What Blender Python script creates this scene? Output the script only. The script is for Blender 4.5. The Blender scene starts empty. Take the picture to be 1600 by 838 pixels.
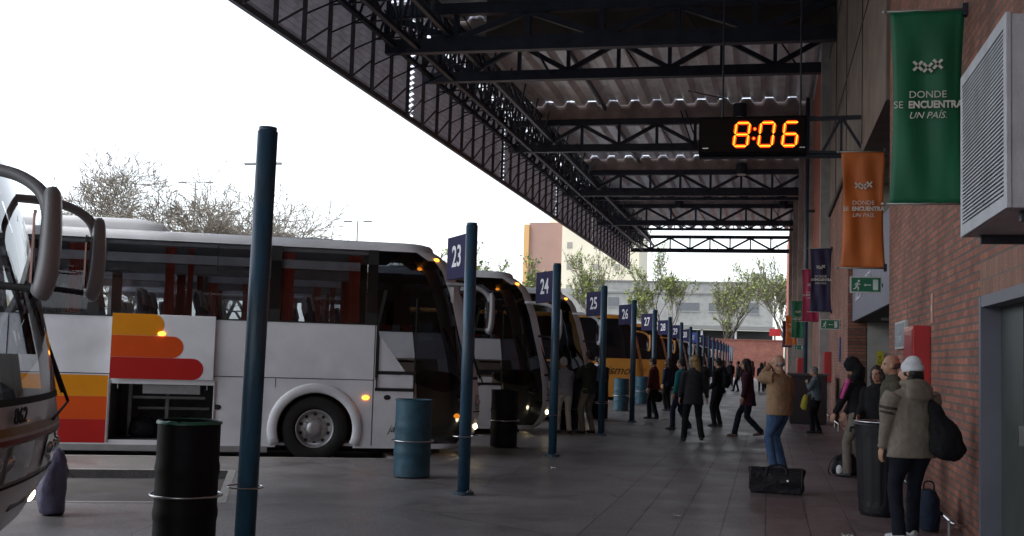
import bpy, bmesh, math, random
from mathutils import Vector, Matrix, noise
R = math.radians
random.seed(7)
SC = bpy.context.scene
COL = SC.collection

# ------------------------------------------------------------------ camera, sky, sun, exposure
cam_d = bpy.data.cameras.new("camera"); cam = bpy.data.objects.new("camera", cam_d); COL.objects.link(cam)
YAW, PITCH, ROLL = 0.22391285652457213, 0.07721047261004506, 0.03
_f = Vector((-math.sin(YAW)*math.cos(PITCH), math.cos(YAW)*math.cos(PITCH), math.sin(PITCH)))
_r0 = Vector((math.cos(YAW), math.sin(YAW), 0)); _u0 = _r0.cross(_f)
_r = _r0*math.cos(ROLL)+_u0*math.sin(ROLL); _u = -_r0*math.sin(ROLL)+_u0*math.cos(ROLL)
M = Matrix((_r, _u, -_f)).transposed().to_4x4(); M.translation = Vector((0, 0, 1.6)); cam.matrix_world = M
cam_d.sensor_width = 36; cam_d.lens = 1770/1600*36; cam_d.clip_start = .05; cam_d.clip_end = 3000
SC.camera = cam
world = bpy.data.worlds.new("World"); SC.world = world; world.use_nodes = True
nt = world.node_tree; bg = nt.nodes['Background']
sky = nt.nodes.new('ShaderNodeTexSky'); sky.sky_type = 'NISHITA'; sky.sun_disc = False
sky.sun_elevation = R(60); sky.sun_rotation = R(-115); sky.dust_density = 1.5; sky.ozone_density = 1; sky.air_density = 1
hs = nt.nodes.new('ShaderNodeHueSaturation'); hs.inputs['Saturation'].default_value = .38
nt.links.new(sky.outputs[0], hs.inputs['Color']); nt.links.new(hs.outputs[0], bg.inputs[0]); bg.inputs[1].default_value = .15
sun_d = bpy.data.lights.new("sun", 'SUN'); sun = bpy.data.objects.new("sun", sun_d); COL.objects.link(sun)
sun_d.energy = .9; sun_d.angle = R(20); sun_d.color = (1, .97, .93)
sun.rotation_euler = Vector((-math.sin(R(115))*math.cos(R(60)), math.cos(R(115))*math.cos(R(60)), math.sin(R(60)))).to_track_quat('Z', 'Y').to_euler()
SC.view_settings.view_transform = 'Standard'; SC.view_settings.look = 'None'
SC.view_settings.exposure = 1.38; SC.view_settings.gamma = 1; SC.view_settings.use_curve_mapping = False
SC.render.engine = 'CYCLES'
SC.cycles.max_bounces = 8; SC.cycles.transparent_max_bounces = 12

# ------------------------------------------------------------------ materials
MATS = {}
def mat(name, col, rough=.6, metal=0, var=.12, scale=6, bump=0, bscale=None, spec=.5, coat=0, dirt=0, stretch=(1, 1, 1)):
    if name in MATS: return MATS[name]
    m = bpy.data.materials.new(name); m.use_nodes = True; t = m.node_tree; b = t.nodes['Principled BSDF']
    b.inputs['Roughness'].default_value = rough; b.inputs['Metallic'].default_value = metal
    b.inputs['Specular IOR Level'].default_value = spec; b.inputs['Coat Weight'].default_value = coat
    tc = t.nodes.new('ShaderNodeTexCoord'); mp = t.nodes.new('ShaderNodeMapping'); mp.inputs['Scale'].default_value = stretch
    t.links.new(tc.outputs['Object'], mp.inputs[0])
    n = t.nodes.new('ShaderNodeTexNoise'); n.inputs['Scale'].default_value = scale; n.inputs['Detail'].default_value = 6
    t.links.new(mp.outputs[0], n.inputs['Vector'])
    r = t.nodes.new('ShaderNodeMapRange'); r.inputs[1].default_value = .3; r.inputs[2].default_value = .7
    r.inputs[3].default_value = 1-var; r.inputs[4].default_value = 1+var
    t.links.new(n.outputs['Fac'], r.inputs[0])
    mx = t.nodes.new('ShaderNodeVectorMath'); mx.operation = 'SCALE'; mx.inputs[0].default_value = col[:3]
    t.links.new(r.outputs[0], mx.inputs['Scale'])
    out = mx.outputs[0]
    if dirt:
        n2 = t.nodes.new('ShaderNodeTexNoise'); n2.inputs['Scale'].default_value = 1.3; n2.inputs['Detail'].default_value = 8
        t.links.new(tc.outputs['Object'], n2.inputs['Vector'])
        r2 = t.nodes.new('ShaderNodeMapRange'); r2.inputs[1].default_value = .48; r2.inputs[2].default_value = .75; r2.inputs[4].default_value = dirt
        t.links.new(n2.outputs['Fac'], r2.inputs[0])
        mm = t.nodes.new('ShaderNodeMix'); mm.data_type = 'RGBA'; mm.inputs[7].default_value = (.07, .06, .05, 1)
        t.links.new(r2.outputs[0], mm.inputs[0]); t.links.new(out, mm.inputs[6]); out = mm.outputs[2]
    t.links.new(out, b.inputs['Base Color'])
    if bump:
        bp = t.nodes.new('ShaderNodeBump'); bp.inputs['Strength'].default_value = bump; bp.inputs['Distance'].default_value = .02
        nb = t.nodes.new('ShaderNodeTexNoise'); nb.inputs['Scale'].default_value = bscale or scale*4; nb.inputs['Detail'].default_value = 5
        t.links.new(mp.outputs[0], nb.inputs['Vector']); t.links.new(nb.outputs['Fac'], bp.inputs['Height']); t.links.new(bp.outputs[0], b.inputs['Normal'])
    MATS[name] = m; return m
def emis(name, col, s, base=(.02, .02, .02)):
    if name in MATS: return MATS[name]
    m = mat(name, base, .4); b = m.node_tree.nodes['Principled BSDF']
    b.inputs['Emission Color'].default_value = (*col, 1); b.inputs['Emission Strength'].default_value = s; return m
def glass(name, tint, refl=.9, rough=.02):
    if name in MATS: return MATS[name]
    m = bpy.data.materials.new(name); m.use_nodes = True; t = m.node_tree
    for n in list(t.nodes):
        if n.type != 'OUTPUT_MATERIAL': t.nodes.remove(n)
    o = [n for n in t.nodes][0]
    tr = t.nodes.new('ShaderNodeBsdfTransparent'); tr.inputs[0].default_value = (*tint, 1)
    gl = t.nodes.new('ShaderNodeBsdfGlossy'); gl.inputs['Roughness'].default_value = rough; gl.inputs[0].default_value = (refl, refl, refl, 1)
    fr = t.nodes.new('ShaderNodeFresnel'); fr.inputs[0].default_value = 1.5
    mx = t.nodes.new('ShaderNodeMixShader')
    t.links.new(fr.outputs[0], mx.inputs[0]); t.links.new(tr.outputs[0], mx.inputs[1]); t.links.new(gl.outputs[0], mx.inputs[2]); t.links.new(mx.outputs[0], o.inputs[0])
    MATS[name] = m; return m
def brick(name, axes, bw, bh, c1, c2, mort, ms=.012, rough=.85, bump=.6, off=.5, big=.25, redmix=None):
    m = bpy.data.materials.new(name); m.use_nodes = True; t = m.node_tree; b = t.nodes['Principled BSDF']; b.inputs['Roughness'].default_value = rough
    tc = t.nodes.new('ShaderNodeTexCoord'); sx = t.nodes.new('ShaderNodeSeparateXYZ'); cb = t.nodes.new('ShaderNodeCombineXYZ')
    t.links.new(tc.outputs['Object'], sx.inputs[0]); t.links.new(sx.outputs[axes[0]], cb.inputs[0]); t.links.new(sx.outputs[axes[1]], cb.inputs[1])
    br = t.nodes.new('ShaderNodeTexBrick'); t.links.new(cb.outputs[0], br.inputs['Vector'])
    br.inputs['Color1'].default_value = (*c1, 1); br.inputs['Color2'].default_value = (*c2, 1); br.inputs['Mortar'].default_value = (*mort, 1)
    br.inputs['Scale'].default_value = 1; br.inputs['Brick Width'].default_value = bw; br.inputs['Row Height'].default_value = bh
    br.inputs['Mortar Size'].default_value = ms; br.inputs['Mortar Smooth'].default_value = .2; br.offset = off
    n = t.nodes.new('ShaderNodeTexNoise'); n.inputs['Scale'].default_value = .9; n.inputs['Detail'].default_value = 9; n.inputs['Roughness'].default_value = .65
    t.links.new(tc.outputs['Object'], n.inputs['Vector'])
    r = t.nodes.new('ShaderNodeMapRange'); r.inputs[1].default_value = .3; r.inputs[2].default_value = .7; r.inputs[3].default_value = 1-big; r.inputs[4].default_value = 1+big
    t.links.new(n.outputs['Fac'], r.inputs[0])
    n3 = t.nodes.new('ShaderNodeTexNoise'); n3.inputs['Scale'].default_value = 30 if redmix else 45; n3.inputs['Detail'].default_value = 4
    t.links.new(tc.outputs['Object'], n3.inputs['Vector'])
    r3 = t.nodes.new('ShaderNodeMapRange'); r3.inputs[1].default_value = .3; r3.inputs[2].default_value = .7; r3.inputs[3].default_value = .70 if redmix else .8; r3.inputs[4].default_value = 1.30 if redmix else 1.2
    t.links.new(n3.outputs['Fac'], r3.inputs[0])
    mu = t.nodes.new('ShaderNodeMath'); mu.operation = 'MULTIPLY'; t.links.new(r.outputs[0], mu.inputs[0]); t.links.new(r3.outputs[0], mu.inputs[1])
    sc = t.nodes.new('ShaderNodeVectorMath'); sc.operation = 'SCALE'; t.links.new(br.outputs['Color'], sc.inputs[0]); t.links.new(mu.outputs[0], sc.inputs['Scale'])
    out = sc.outputs[0]
    if redmix:                                    # redder slabs on the wall side of the platform
        r4 = t.nodes.new('ShaderNodeMapRange'); r4.inputs[1].default_value = redmix[0]; r4.inputs[2].default_value = redmix[1]
        t.links.new(sx.outputs[0], r4.inputs[0])
        m4 = t.nodes.new('ShaderNodeMix'); m4.data_type = 'RGBA'; m4.blend_type = 'MULTIPLY'; m4.inputs[7].default_value = redmix[2]
        t.links.new(r4.outputs[0], m4.inputs[0]); t.links.new(out, m4.inputs[6]); out = m4.outputs[2]
        rr = t.nodes.new('ShaderNodeMapRange'); rr.inputs[1].default_value = .35; rr.inputs[2].default_value = .65; rr.inputs[3].default_value = rough-.14; rr.inputs[4].default_value = rough+.12
        t.links.new(n.outputs['Fac'], rr.inputs[0]); t.links.new(rr.outputs[0], b.inputs['Roughness'])
    if redmix:
        lf = t.nodes.new('ShaderNodeMapRange'); lf.inputs[1].default_value = -1.68; lf.inputs[2].default_value = -1.66; lf.inputs[3].default_value = 1; lf.inputs[4].default_value = 0
        t.links.new(sx.outputs[0], lf.inputs[0])
        lc = t.nodes.new('ShaderNodeVectorMath'); lc.operation = 'SCALE'; lc.inputs[0].default_value = (.185, .178, .18); t.links.new(mu.outputs[0], lc.inputs['Scale'])
        wv = t.nodes.new('ShaderNodeTexNoise'); wv.inputs['Scale'].default_value = 1.2; wv.inputs['Detail'].default_value = 6; t.links.new(tc.outputs['Object'], wv.inputs['Vector'])
        wa = t.nodes.new('ShaderNodeVectorMath'); wa.operation = 'MULTIPLY_ADD'; wa.inputs[1].default_value = (.5, .5, 0); t.links.new(wv.outputs['Color'], wa.inputs[0]); t.links.new(tc.outputs['Object'], wa.inputs[2])
        vc = t.nodes.new('ShaderNodeTexVoronoi'); vc.feature = 'DISTANCE_TO_EDGE'; vc.inputs['Scale'].default_value = .33; t.links.new(wa.outputs[0], vc.inputs['Vector'])
        rc = t.nodes.new('ShaderNodeMapRange'); rc.inputs[1].default_value = .0015; rc.inputs[2].default_value = .005; rc.inputs[3].default_value = .75; rc.inputs[4].default_value = 0; t.links.new(vc.outputs['Distance'], rc.inputs[0])
        mc = t.nodes.new('ShaderNodeMix'); mc.data_type = 'RGBA'; mc.inputs[7].default_value = (.06, .056, .056, 1); t.links.new(rc.outputs[0], mc.inputs[0]); t.links.new(lc.outputs[0], mc.inputs[6])
        ml = t.nodes.new('ShaderNodeMix'); ml.data_type = 'RGBA'; t.links.new(lf.outputs[0], ml.inputs[0]); t.links.new(out, ml.inputs[6]); t.links.new(mc.outputs[2], ml.inputs[7]); out = ml.outputs[2]
        n5 = t.nodes.new('ShaderNodeTexNoise'); n5.inputs['Scale'].default_value = .55; n5.inputs['Detail'].default_value = 10; n5.inputs['Distortion'].default_value = .6
        t.links.new(tc.outputs['Object'], n5.inputs['Vector'])
        r5 = t.nodes.new('ShaderNodeMapRange'); r5.inputs[1].default_value = .52; r5.inputs[2].default_value = .68; r5.inputs[4].default_value = .5
        t.links.new(n5.outputs['Fac'], r5.inputs[0])
        m5 = t.nodes.new('ShaderNodeMix'); m5.data_type = 'RGBA'; m5.inputs[7].default_value = (.06, .056, .056, 1)
        t.links.new(r5.outputs[0], m5.inputs[0]); t.links.new(out, m5.inputs[6]); out = m5.outputs[2]
        vo = t.nodes.new('ShaderNodeTexVoronoi'); vo.inputs['Scale'].default_value = 1.6; t.links.new(tc.outputs['Object'], vo.inputs['Vector'])
        r6 = t.nodes.new('ShaderNodeMapRange'); r6.inputs[1].default_value = .035; r6.inputs[2].default_value = .045; r6.inputs[3].default_value = .6; r6.inputs[4].default_value = 0
        t.links.new(vo.outputs['Distance'], r6.inputs[0])
        m6 = t.nodes.new('ShaderNodeMix'); m6.data_type = 'RGBA'; m6.inputs[7].default_value = (.05, .048, .048, 1)
        t.links.new(r6.outputs[0], m6.inputs[0]); t.links.new(out, m6.inputs[6]); out = m6.outputs[2]
    t.links.new(out, b.inputs['Base Color'])
    bp = t.nodes.new('ShaderNodeBump'); bp.inputs['Strength'].default_value = bump; bp.inputs['Distance'].default_value = .01
    iv = t.nodes.new('ShaderNodeMath'); iv.operation = 'MULTIPLY_ADD'; iv.inputs[1].default_value = -1; t.links.new(br.outputs['Fac'], iv.inputs[0])
    t.links.new(n3.outputs['Fac'], iv.inputs[2]); t.links.new(iv.outputs[0], bp.inputs['Height']); t.links.new(bp.outputs[0], b.inputs['Normal'])
    MATS[name] = m; return m

STEEL = mat('dark_blue_steel', (.022, .026, .04), .5, .3, .3, 3)
CORR = mat('corrugated_sheet', (.55, .60, .66), .35, .1, .25, 2.5, stretch=(1, .12, 1), dirt=.35)
CORRW = mat('fascia_sheet', (.74, .72, .78), .5, 0, .2, 2, dirt=.3)
PINKB = mat('stained_beam', (.25, .205, .20), .8, 0, .25, 1.5, dirt=.6)
CONC = mat('brown_concrete', (.19, .145, .12), .85, 0, .22, 1.2, .3, 20, dirt=.5)
CONCG = mat('grey_concrete', (.33, .32, .30), .85, 0, .18, 2, .3, 20, dirt=.3)
REDC = mat('reddish_concrete', (.36, .11, .07), .8, 0, .2, 2, dirt=.4)  # reddish tone of the upper wall past the first pilaster
BLUE = mat('blue_pole_paint', (.02, .068, .115), .42, .05, .3, 9, .25, 30, dirt=.6, stretch=(1, 1, .25))
NAVY = mat('navy_panel', (.022, .018, .065), .75, 0, .08, spec=.15)
WHT = mat('white_lettering', (.75, .75, .75), .6, 0, .04)
CHR = mat('steel_ring', (.6, .6, .6), .25, 1, .1)
ASPH = mat('asphalt', (.055, .053, .055), .8, 0, .3, 4, .5, 80, dirt=.4)
KERB = mat('kerb_stone', (.26, .255, .25), .8, 0, .2, 4, .3, 40)
BRICK = brick('red_brick_wall', (1, 2), .215, .078, (.38, .14, .09), (.22, .085, .06), (.12, .105, .09), .0125, big=.4)
BRICKX = brick('red_brick_cross', (0, 2), .25, .1, (.34, .12, .085), (.25, .09, .065), (.16, .13, .11), .011)
SOLD = brick('soldier_bricks', (1, 2), .075, .3, (.32, .16, .11), (.25, .12, .085), (.17, .14, .12), .008, off=0)
PAVE = brick('platform_slabs', (1, 0), 1.9, .415, (.19, .178, .18), (.165, .155, .158), (.05, .046, .048), .008, rough=.43, bump=.45, big=.28, redmix=(-.25, .1, (1.0, .80, .80, 1)))
_t = CORRW.node_tree; _b = _t.nodes['Principled BSDF']; _tl = _t.nodes.new('ShaderNodeBsdfTranslucent'); _tl.inputs[0].default_value = (.5, .5, .55, 1)   # thin weathered sheet lets a little daylight through
_mx = _t.nodes.new('ShaderNodeMixShader'); _mx.inputs[0].default_value = .035; _o = [n for n in _t.nodes if n.type == 'OUTPUT_MATERIAL'][0]
_t.links.new(_b.outputs[0], _mx.inputs[1]); _t.links.new(_tl.outputs[0], _mx.inputs[2]); _t.links.new(_mx.outputs[0], _o.inputs[0])
def soft(c, nm, rough=.9): return mat(nm, c, rough, 0, .14, 14, .35, 90, spec=.2)

# ------------------------------------------------------------------ mesh builder
class MB:
    def __init__(s): s.v = []; s.f = []; s.mi = []; s.ms = []; s.cur = 0; s.sm = []; s.smooth = False
    def use(s, m):
        if m not in s.ms: s.ms.append(m)
        s.cur = s.ms.index(m); return s
    def face(s, idx): s.f.append(tuple(idx)); s.mi.append(s.cur); s.sm.append(s.smooth)
    def poly(s, pts):
        n = len(s.v); s.v += [tuple(p) for p in pts]; s.face(range(n, n+len(pts)))
    def box(s, a, b, mtx=None):
        x0, y0, z0 = a; x1, y1, z1 = b
        p = [(x0, y0, z0), (x1, y0, z0), (x1, y1, z0), (x0, y1, z0), (x0, y0, z1), (x1, y0, z1), (x1, y1, z1), (x0, y1, z1)]
        if mtx: p = [mtx @ Vector(q) for q in p]
        n = len(s.v); s.v += [tuple(q) for q in p]
        for q in ((0, 3, 2, 1), (4, 5, 6, 7), (0, 1, 5, 4), (1, 2, 6, 5), (2, 3, 7, 6), (3, 0, 4, 7)): s.face([n+i for i in q])
    def beam(s, a, b, w, h=None, up=(0, 0, 1)):
        a = Vector(a); b = Vector(b); h = h or w; d = (b-a); L = d.length
        if L < 1e-6: return
        d.normalize(); u = Vector(up)
        if abs(d.dot(u)) > .99: u = Vector((0, 1, 0))
        x = d.cross(u).normalized(); z = x.cross(d)
        n = len(s.v)
        for e in (a, b):
            for i, j in ((-1, -1), (1, -1), (1, 1), (-1, 1)): s.v.append(tuple(e+x*i*w/2+z*j*h/2))
        for q in ((0, 1, 2, 3), (7, 6, 5, 4), (0, 4, 5, 1), (1, 5, 6, 2), (2, 6, 7, 3), (3, 7, 4, 0)): s.face([n+i for i in q])
    def tube(s, pts, rad, n=8, cap=True, side=None, closed=False):
        pts = [Vector(p) for p in pts]; N = len(pts)
        if not isinstance(rad, (list, tuple)): rad = [rad]*N
        base = len(s.v); prev = None
        for i, p in enumerate(pts):
            if closed: t = pts[(i+1) % N]-pts[i-1]
            else: t = pts[min(i+1, N-1)]-pts[max(i-1, 0)]
            t.normalize()
            if side is not None: x = Vector(side)
            elif prev is None: x = Vector((0, 0, 1)).cross(t) if abs(t.z) < .9 else Vector((1, 0, 0))
            else: x = prev
            x = (x-t*x.dot(t))
            if x.length < 1e-4: x = Vector((0, 1, 0))-t*t.y
            x.normalize(); prev = x; y = t.cross(x)
            r = rad[i]; ra, rb = (r if isinstance(r, (tuple, list)) else (r, r))
            for k in range(n):
                a = 2*math.pi*k/n; s.v.append(tuple(p+x*ra*math.cos(a)+y*rb*math.sin(a)))
        for i in range(N if closed else N-1):
            i2 = (i+1) % N
            for k in range(n):
                s.face([base+i*n+k, base+i*n+(k+1) % n, base+i2*n+(k+1) % n, base+i2*n+k])
        if cap and not closed:
            s.face([base+k for k in range(n)][::-1]); s.face([base+(N-1)*n+k for k in range(n)])
    def cyl(s, c, r, z0, z1, n=24, r2=None):
        s.tube([(c[0], c[1], z0), (c[0], c[1], z1)], [r, r if r2 is None else r2], n)
    def ring(s, c, R_, r, n=28, axis='z', m=6):
        pts = []
        for k in range(n):
            a = 2*math.pi*k/n; u, v = R_*math.cos(a), R_*math.sin(a)
            pts.append((c[0]+u, c[1]+v, c[2]) if axis == 'z' else (c[0]+u, c[1], c[2]+v) if axis == 'y' else (c[0], c[1]+u, c[2]+v))
        s.tube(pts, r, m, closed=True)
    def ell(s, c, r, n=14, m=10, rot=None):
        c = Vector(c); base = len(s.v)
        for i in range(m+1):
            ph = math.pi*i/m-math.pi/2
            for k in range(n):
                a = 2*math.pi*k/n
                p = Vector((r[0]*math.cos(ph)*math.cos(a), r[1]*math.cos(ph)*math.sin(a), r[2]*math.sin(ph)))
                if rot: p = rot @ p
                s.v.append(tuple(c+p))
        for i in range(m):
            for k in range(n): s.face([base+i*n+k, base+i*n+(k+1) % n, base+(i+1)*n+(k+1) % n, base+(i+1)*n+k])
    def extr(s, pts, ax, a, b):
        """polygon pts (2-D) extruded along axis ax from a to b"""
        def P(p, w):
            return {0: (w, p[0], p[1]), 1: (p[0], w, p[1]), 2: (p[0], p[1], w)}[ax]
        n = len(s.v); N = len(pts); s.v += [P(p, a) for p in pts]+[P(p, b) for p in pts]
        s.face(range(n, n+N)); s.face(range(n+2*N-1, n+N-1, -1))
        for i in range(N): s.face([n+i, n+(i+1) % N, n+N+(i+1) % N, n+N+i])
    def build(s, name, m=None, parent=None, bevel=0, fix=False, smooth=False):
        me = bpy.data.meshes.new(name); me.from_pydata(s.v, [], s.f)
        ms = [m] if m else s.ms
        for q in ms: me.materials.append(q)
        if not m:
            me.polygons.foreach_set('material_index', s.mi)
        me.polygons.foreach_set('use_smooth', [True]*len(s.f) if smooth else s.sm)
        if fix:
            bm = bmesh.new(); bm.from_mesh(me); bmesh.ops.remove_doubles(bm, verts=bm.verts, dist=1e-4)
            bmesh.ops.recalc_face_normals(bm, faces=bm.faces); bm.to_mesh(me); bm.free()
        me.update()
        o = bpy.data.objects.new(name, me); COL.objects.link(o)
        if parent: o.parent = parent
        if bevel:
            b = o.modifiers.new('b', 'BEVEL'); b.width = bevel; b.segments = 2; b.limit_method = 'ANGLE'
        return o
def islands(mb):
    par = list(range(len(mb.v)))
    def fd(i):
        while par[i] != i: par[i] = par[par[i]]; i = par[i]
        return i
    for f in mb.f:
        for i in f[1:]: par[fd(i)] = fd(f[0])
    gr = {}
    for f in mb.f: gr.setdefault(fd(f[0]), []).append(f)
    out = []
    for fs in gr.values():
        q = MB(); mp = {}
        for f in fs:
            for i in f:
                if i not in mp: mp[i] = len(q.v); q.v.append(mb.v[i])
            q.face([mp[i] for i in f])
        out.append(q)
    return out
def tag(o, label=None, cat=None, group=None, kind=None):
    if label: o['label'] = label
    if cat: o['category'] = cat
    if group: o['group'] = group
    if kind: o['kind'] = kind
    return o
def empty(name, loc, label, cat, group=None, rz=0):
    o = bpy.data.objects.new(name, None); COL.objects.link(o); o.location = loc; o.rotation_euler = (0, 0, rz); o.empty_display_size = .2
    return tag(o, label, cat, group)
def copy_tree(o, parent=None):
    c = o.copy(); COL.objects.link(c)
    if parent: c.parent = parent
    for ch in [x for x in KIDS.get(o.name, [])]: copy_tree(ch, c)
    return c
KIDS = {}
def index_kids():
    KIDS.clear()
    for o in bpy.data.objects:
        if o.parent: KIDS.setdefault(o.parent.name, []).append(o)
def text_obj(name, s, size, m, parent, loc, rot, ext=.002, align='CENTER', shear=0, sx=1, bold=0, space=1):
    cu = bpy.data.curves.new(name, 'FONT'); cu.body = s; cu.size = size; cu.extrude = ext; cu.align_x = align; cu.align_y = 'CENTER'
    cu.shear = shear; cu.offset = bold; cu.resolution_u = 3; cu.space_character = space
    t = bpy.data.objects.new(name, cu); COL.objects.link(t)
    me = bpy.data.meshes.new_from_object(t.evaluated_get(bpy.context.evaluated_depsgraph_get()))
    bpy.data.objects.remove(t); bpy.data.curves.remove(cu)
    me.materials.clear(); me.materials.append(m)
    o = bpy.data.objects.new(name, me); COL.objects.link(o); o.location = loc; o.rotation_euler = rot; o.scale = (sx, 1, 1)
    if parent: o.parent = parent
    return o

# ------------------------------------------------------------------ setting: ground, platform, lanes
A = R(65.5); HX, HY = math.sin(A), math.cos(A); LX, LY = -HY, HX; RZ = R(24.5)
def ST(s, t): return (s*HX+t*LX, s*HY+t*LY)
g = MB(); g.poly([(-900, -200, -.105), (400, -200, -.105), (400, 900, -.105), (-900, 900, -.105)])
tag(g.build('ground', ASPH), kind='structure')
XW = 1.87
# platform: main strip with fingers between the angled bus lanes
pts = [(XW+.3, -26), (XW+.3, 124)]
lanes = []
for k in range(-5, 20):
    t0 = 12.25+5.0*k; t1 = t0+3.05; e = -.52+2.28*k
    lanes.append((k, t0, t1, e))
kbs = MB()
left = []
for k, t0, t1, e in lanes:
    left += [ST(e-16, t0), ST(e, t0), ST(e, t1), ST(e-16, t1)]
    for a, b in ((ST(e-16, t0-.05), ST(e, t0-.05)), (ST(e+.05, t0-.1), ST(e+.05, t1+.1)), (ST(e-16, t1+.05), ST(e, t1+.05))):
        kbs.beam((*a, -.048), (*b, -.048), .10, .104)
ptsL = [(-9, 124)] + [p for p in reversed(left) if p[1] < 122] + [(-20, -26)]
bm = bmesh.new(); vs = [bm.verts.new((x, y, 0)) for x, y in pts+ptsL]
fc = bm.faces.new(vs); fc.normal_update()
if fc.normal.z < 0: fc.normal_flip()
ex = bmesh.ops.extrude_face_region(bm, geom=[fc])
for v in ex['geom']:
    if isinstance(v, bmesh.types.BMVert): v.co.z = -.104
bmesh.ops.triangulate(bm, faces=bm.faces); bmesh.ops.recalc_face_normals(bm, faces=bm.faces)
me = bpy.data.meshes.new('platform_pavement'); bm.to_mesh(me); bm.free(); me.materials.append(PAVE)
o = bpy.data.objects.new('pavement', me); COL.objects.link(o); tag(o, kind='structure')
tag(kbs.build('kerb', KERB), kind='structure')
ln = MB()
for k, t0, t1, e in lanes[2:14]:
    ln.poly([(*ST(e-15, t0+.12), -.1), (*ST(e-.15, t0+.12), -.1), (*ST(e-.15, t1-.12), -.1), (*ST(e-15, t1-.12), -.1)])
tag(ln.build('road', mat('lane_asphalt', (.075, .072, .072), .7, 0, .25, 2.5, .4, 60, dirt=.6)), kind='structure')

# ------------------------------------------------------------------ right-hand wall
wall = empty('station_wall', (XW, 10, 0), 'long red brick station wall with concrete upper band along the platform', 'wall')
def wbuild(mb, name, m, **k):
    o = mb.build(name, m, **k); o.parent = wall; o.location = (-XW, -10, 0); return o
w = MB()
X1 = XW+.45
w.box((XW, -26, 0), (X1, 8.9, 14.2)); w.box((XW, 8.9, 2.56), (X1, 10.96, 14.2)); w.box((XW, 10.96, 0), (X1, 18.9, 14.2))
w.box((XW, 28.5, 0), (X1, 37, 6.3)); w.box((XW, 37.4, 0), (X1, 51, 3.6)); w.box((XW, 51.4, 0), (X1, 124, 3.6))
wbuild(w, 'brick_panel', BRICK)
w = MB(); w.box((XW+.001, 8.9, 2.262), (X1, 10.96, 2.56)); wbuild(w, 'soldier_course', SOLD)
w = MB(); w.box((XW-.06, 18.9, 5.9), (X1, 28.5, 14.2)); w.box((XW-.02, 28.5, 6.3), (X1, 37, 14.2)); wbuild(w, 'upper_concrete', CONC)
w = MB()
for z in (8.6, 11.4): w.box((XW-.075, 18.9, z), (XW-.055, 37, z+.03))
for y in (23.7, 28.5, 33): w.box((XW-.075, y, 6.1), (XW-.055, y+.05, 14))
w.box((XW-.075, 28.5, 6.28), (XW+.02, 37, 6.42))
wbuild(w, 'panel_joint', mat('joint_dark', (.05, .04, .035), .9))
w = MB(); w.box((XW-.03, 37.4, 3.6), (X1, 51, 14.2)); w.box((XW-.03, 51.4, 3.6), (X1, 124, 14.2)); wbuild(w, 'red_upper_panel', REDC)
w = MB()
for y in (37, 51, 65, 79, 95): w.box((XW-.30, y, 0), (X1, y+.4, 14.2))
[wbuild(q, 'pilaster', CONCG) for q in islands(w)]
# door with grey frame
dr = empty('metal_door', (XW, 9.9, 0), 'dark grey metal door in a grey frame under a soldier brick course', 'door')
def dpart(mb, name, m):
    o = mb.build(name, m, parent=dr); o.location = (-XW, -9.9, 0); return o
m_ = MB(); m_.box((XW-.012, 10.86, 0), (XW+.22, 10.955, 2.255)); m_.box((XW-.012, 8.905, 0), (XW+.22, 9.0, 2.255)); m_.box((XW-.008, 9.0, 2.16), (XW+.22, 10.86, 2.258)); dpart(m_, 'door_frame', mat('grey_frame', (.13, .13, .16), .5, .1, .1, 3))
m_ = MB(); m_.box((XW+.16, 9.0, 0), (XW+.2, 10.86, 2.16)); m_.box((XW+.153, 9.92, .02), (XW+.162, 9.94, 2.14)); dpart(m_, 'door_leaf', mat('door_leaf', (.045, .052, .048), .5, 0, .15, 3))
m_ = MB(); m_.box((XW+.10, 9.85, 1.0), (XW+.158, 9.88, 1.16)); dpart(m_, 'handle', CHR)
# entrance recess
en = empty('station_entrance', (XW+1, 24, 0), 'recessed station entrance with purple grey header panel behind the orange banner', 'entrance')
def epart(mb, name, m, split=False):
    if split: return [epart(q, name, m) for q in islands(mb)]
    o = mb.build(name, m, parent=en); o.location = (-XW-1, -24, 0); return o
m_ = MB(); m_.box((X1-.02, 28.5, 0), (X1+4, 28.9, 6)); m_.box((X1-.02, 18.5, 0), (X1+4, 18.9, 6)); m_.box((X1+3.9, 18.9, 0), (X1+4.1, 28.5, 6)); m_.box((X1-.02, 18.5, 6.0), (X1+4.1, 28.9, 6.2)); epart(m_, 'side_wall', mat('entrance_plaster', (.42, .40, .37), .85, 0, .12, 1.5, dirt=.4))
m_ = MB(); m_.box((XW+.1, 18.9, 2.66), (XW+.16, 28.5, 4.3)); epart(m_, 'header_panel', mat('purple_grey_panel', (.10, .095, .15), .5, 0, .1, 1))
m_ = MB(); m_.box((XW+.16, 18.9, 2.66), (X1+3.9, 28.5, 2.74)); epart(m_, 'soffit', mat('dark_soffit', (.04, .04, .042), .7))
m_ = MB()
for y in (20.5, 23, 25.5): m_.box((XW+.5, y, 2.60), (XW+1.9, y+.12, 2.655))
epart(m_, 'soffit_light', mat('tube_cover', (.6, .6, .58), .4), True)
m_ = MB(); m_.box((XW+.95, 28.42, 0), (XW+1.08, 28.49, 2.4)); m_.box((XW+2.1, 28.42, 0), (XW+2.22, 28.49, 2.4)); m_.box((XW+1.08, 28.44, 2.28), (XW+2.1, 28.49, 2.4)); epart(m_, 'door_frame', mat('blue_frame', (.02, .03, .12), .4))
text_obj('lettering', 'BEST', .62, mat('faint_letter', (.62, .62, .68), .6), en, (-.912, 2.4, 3.28), (R(90), 0, R(-90)), .004, shear=.2, sx=1.3)
text_obj('lettering', 'PRESS', .42, MATS['faint_letter'], en, (-.912, .1, 3.34), (R(90), 0, R(-90)), .004, shear=.2, sx=1.3)
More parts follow.
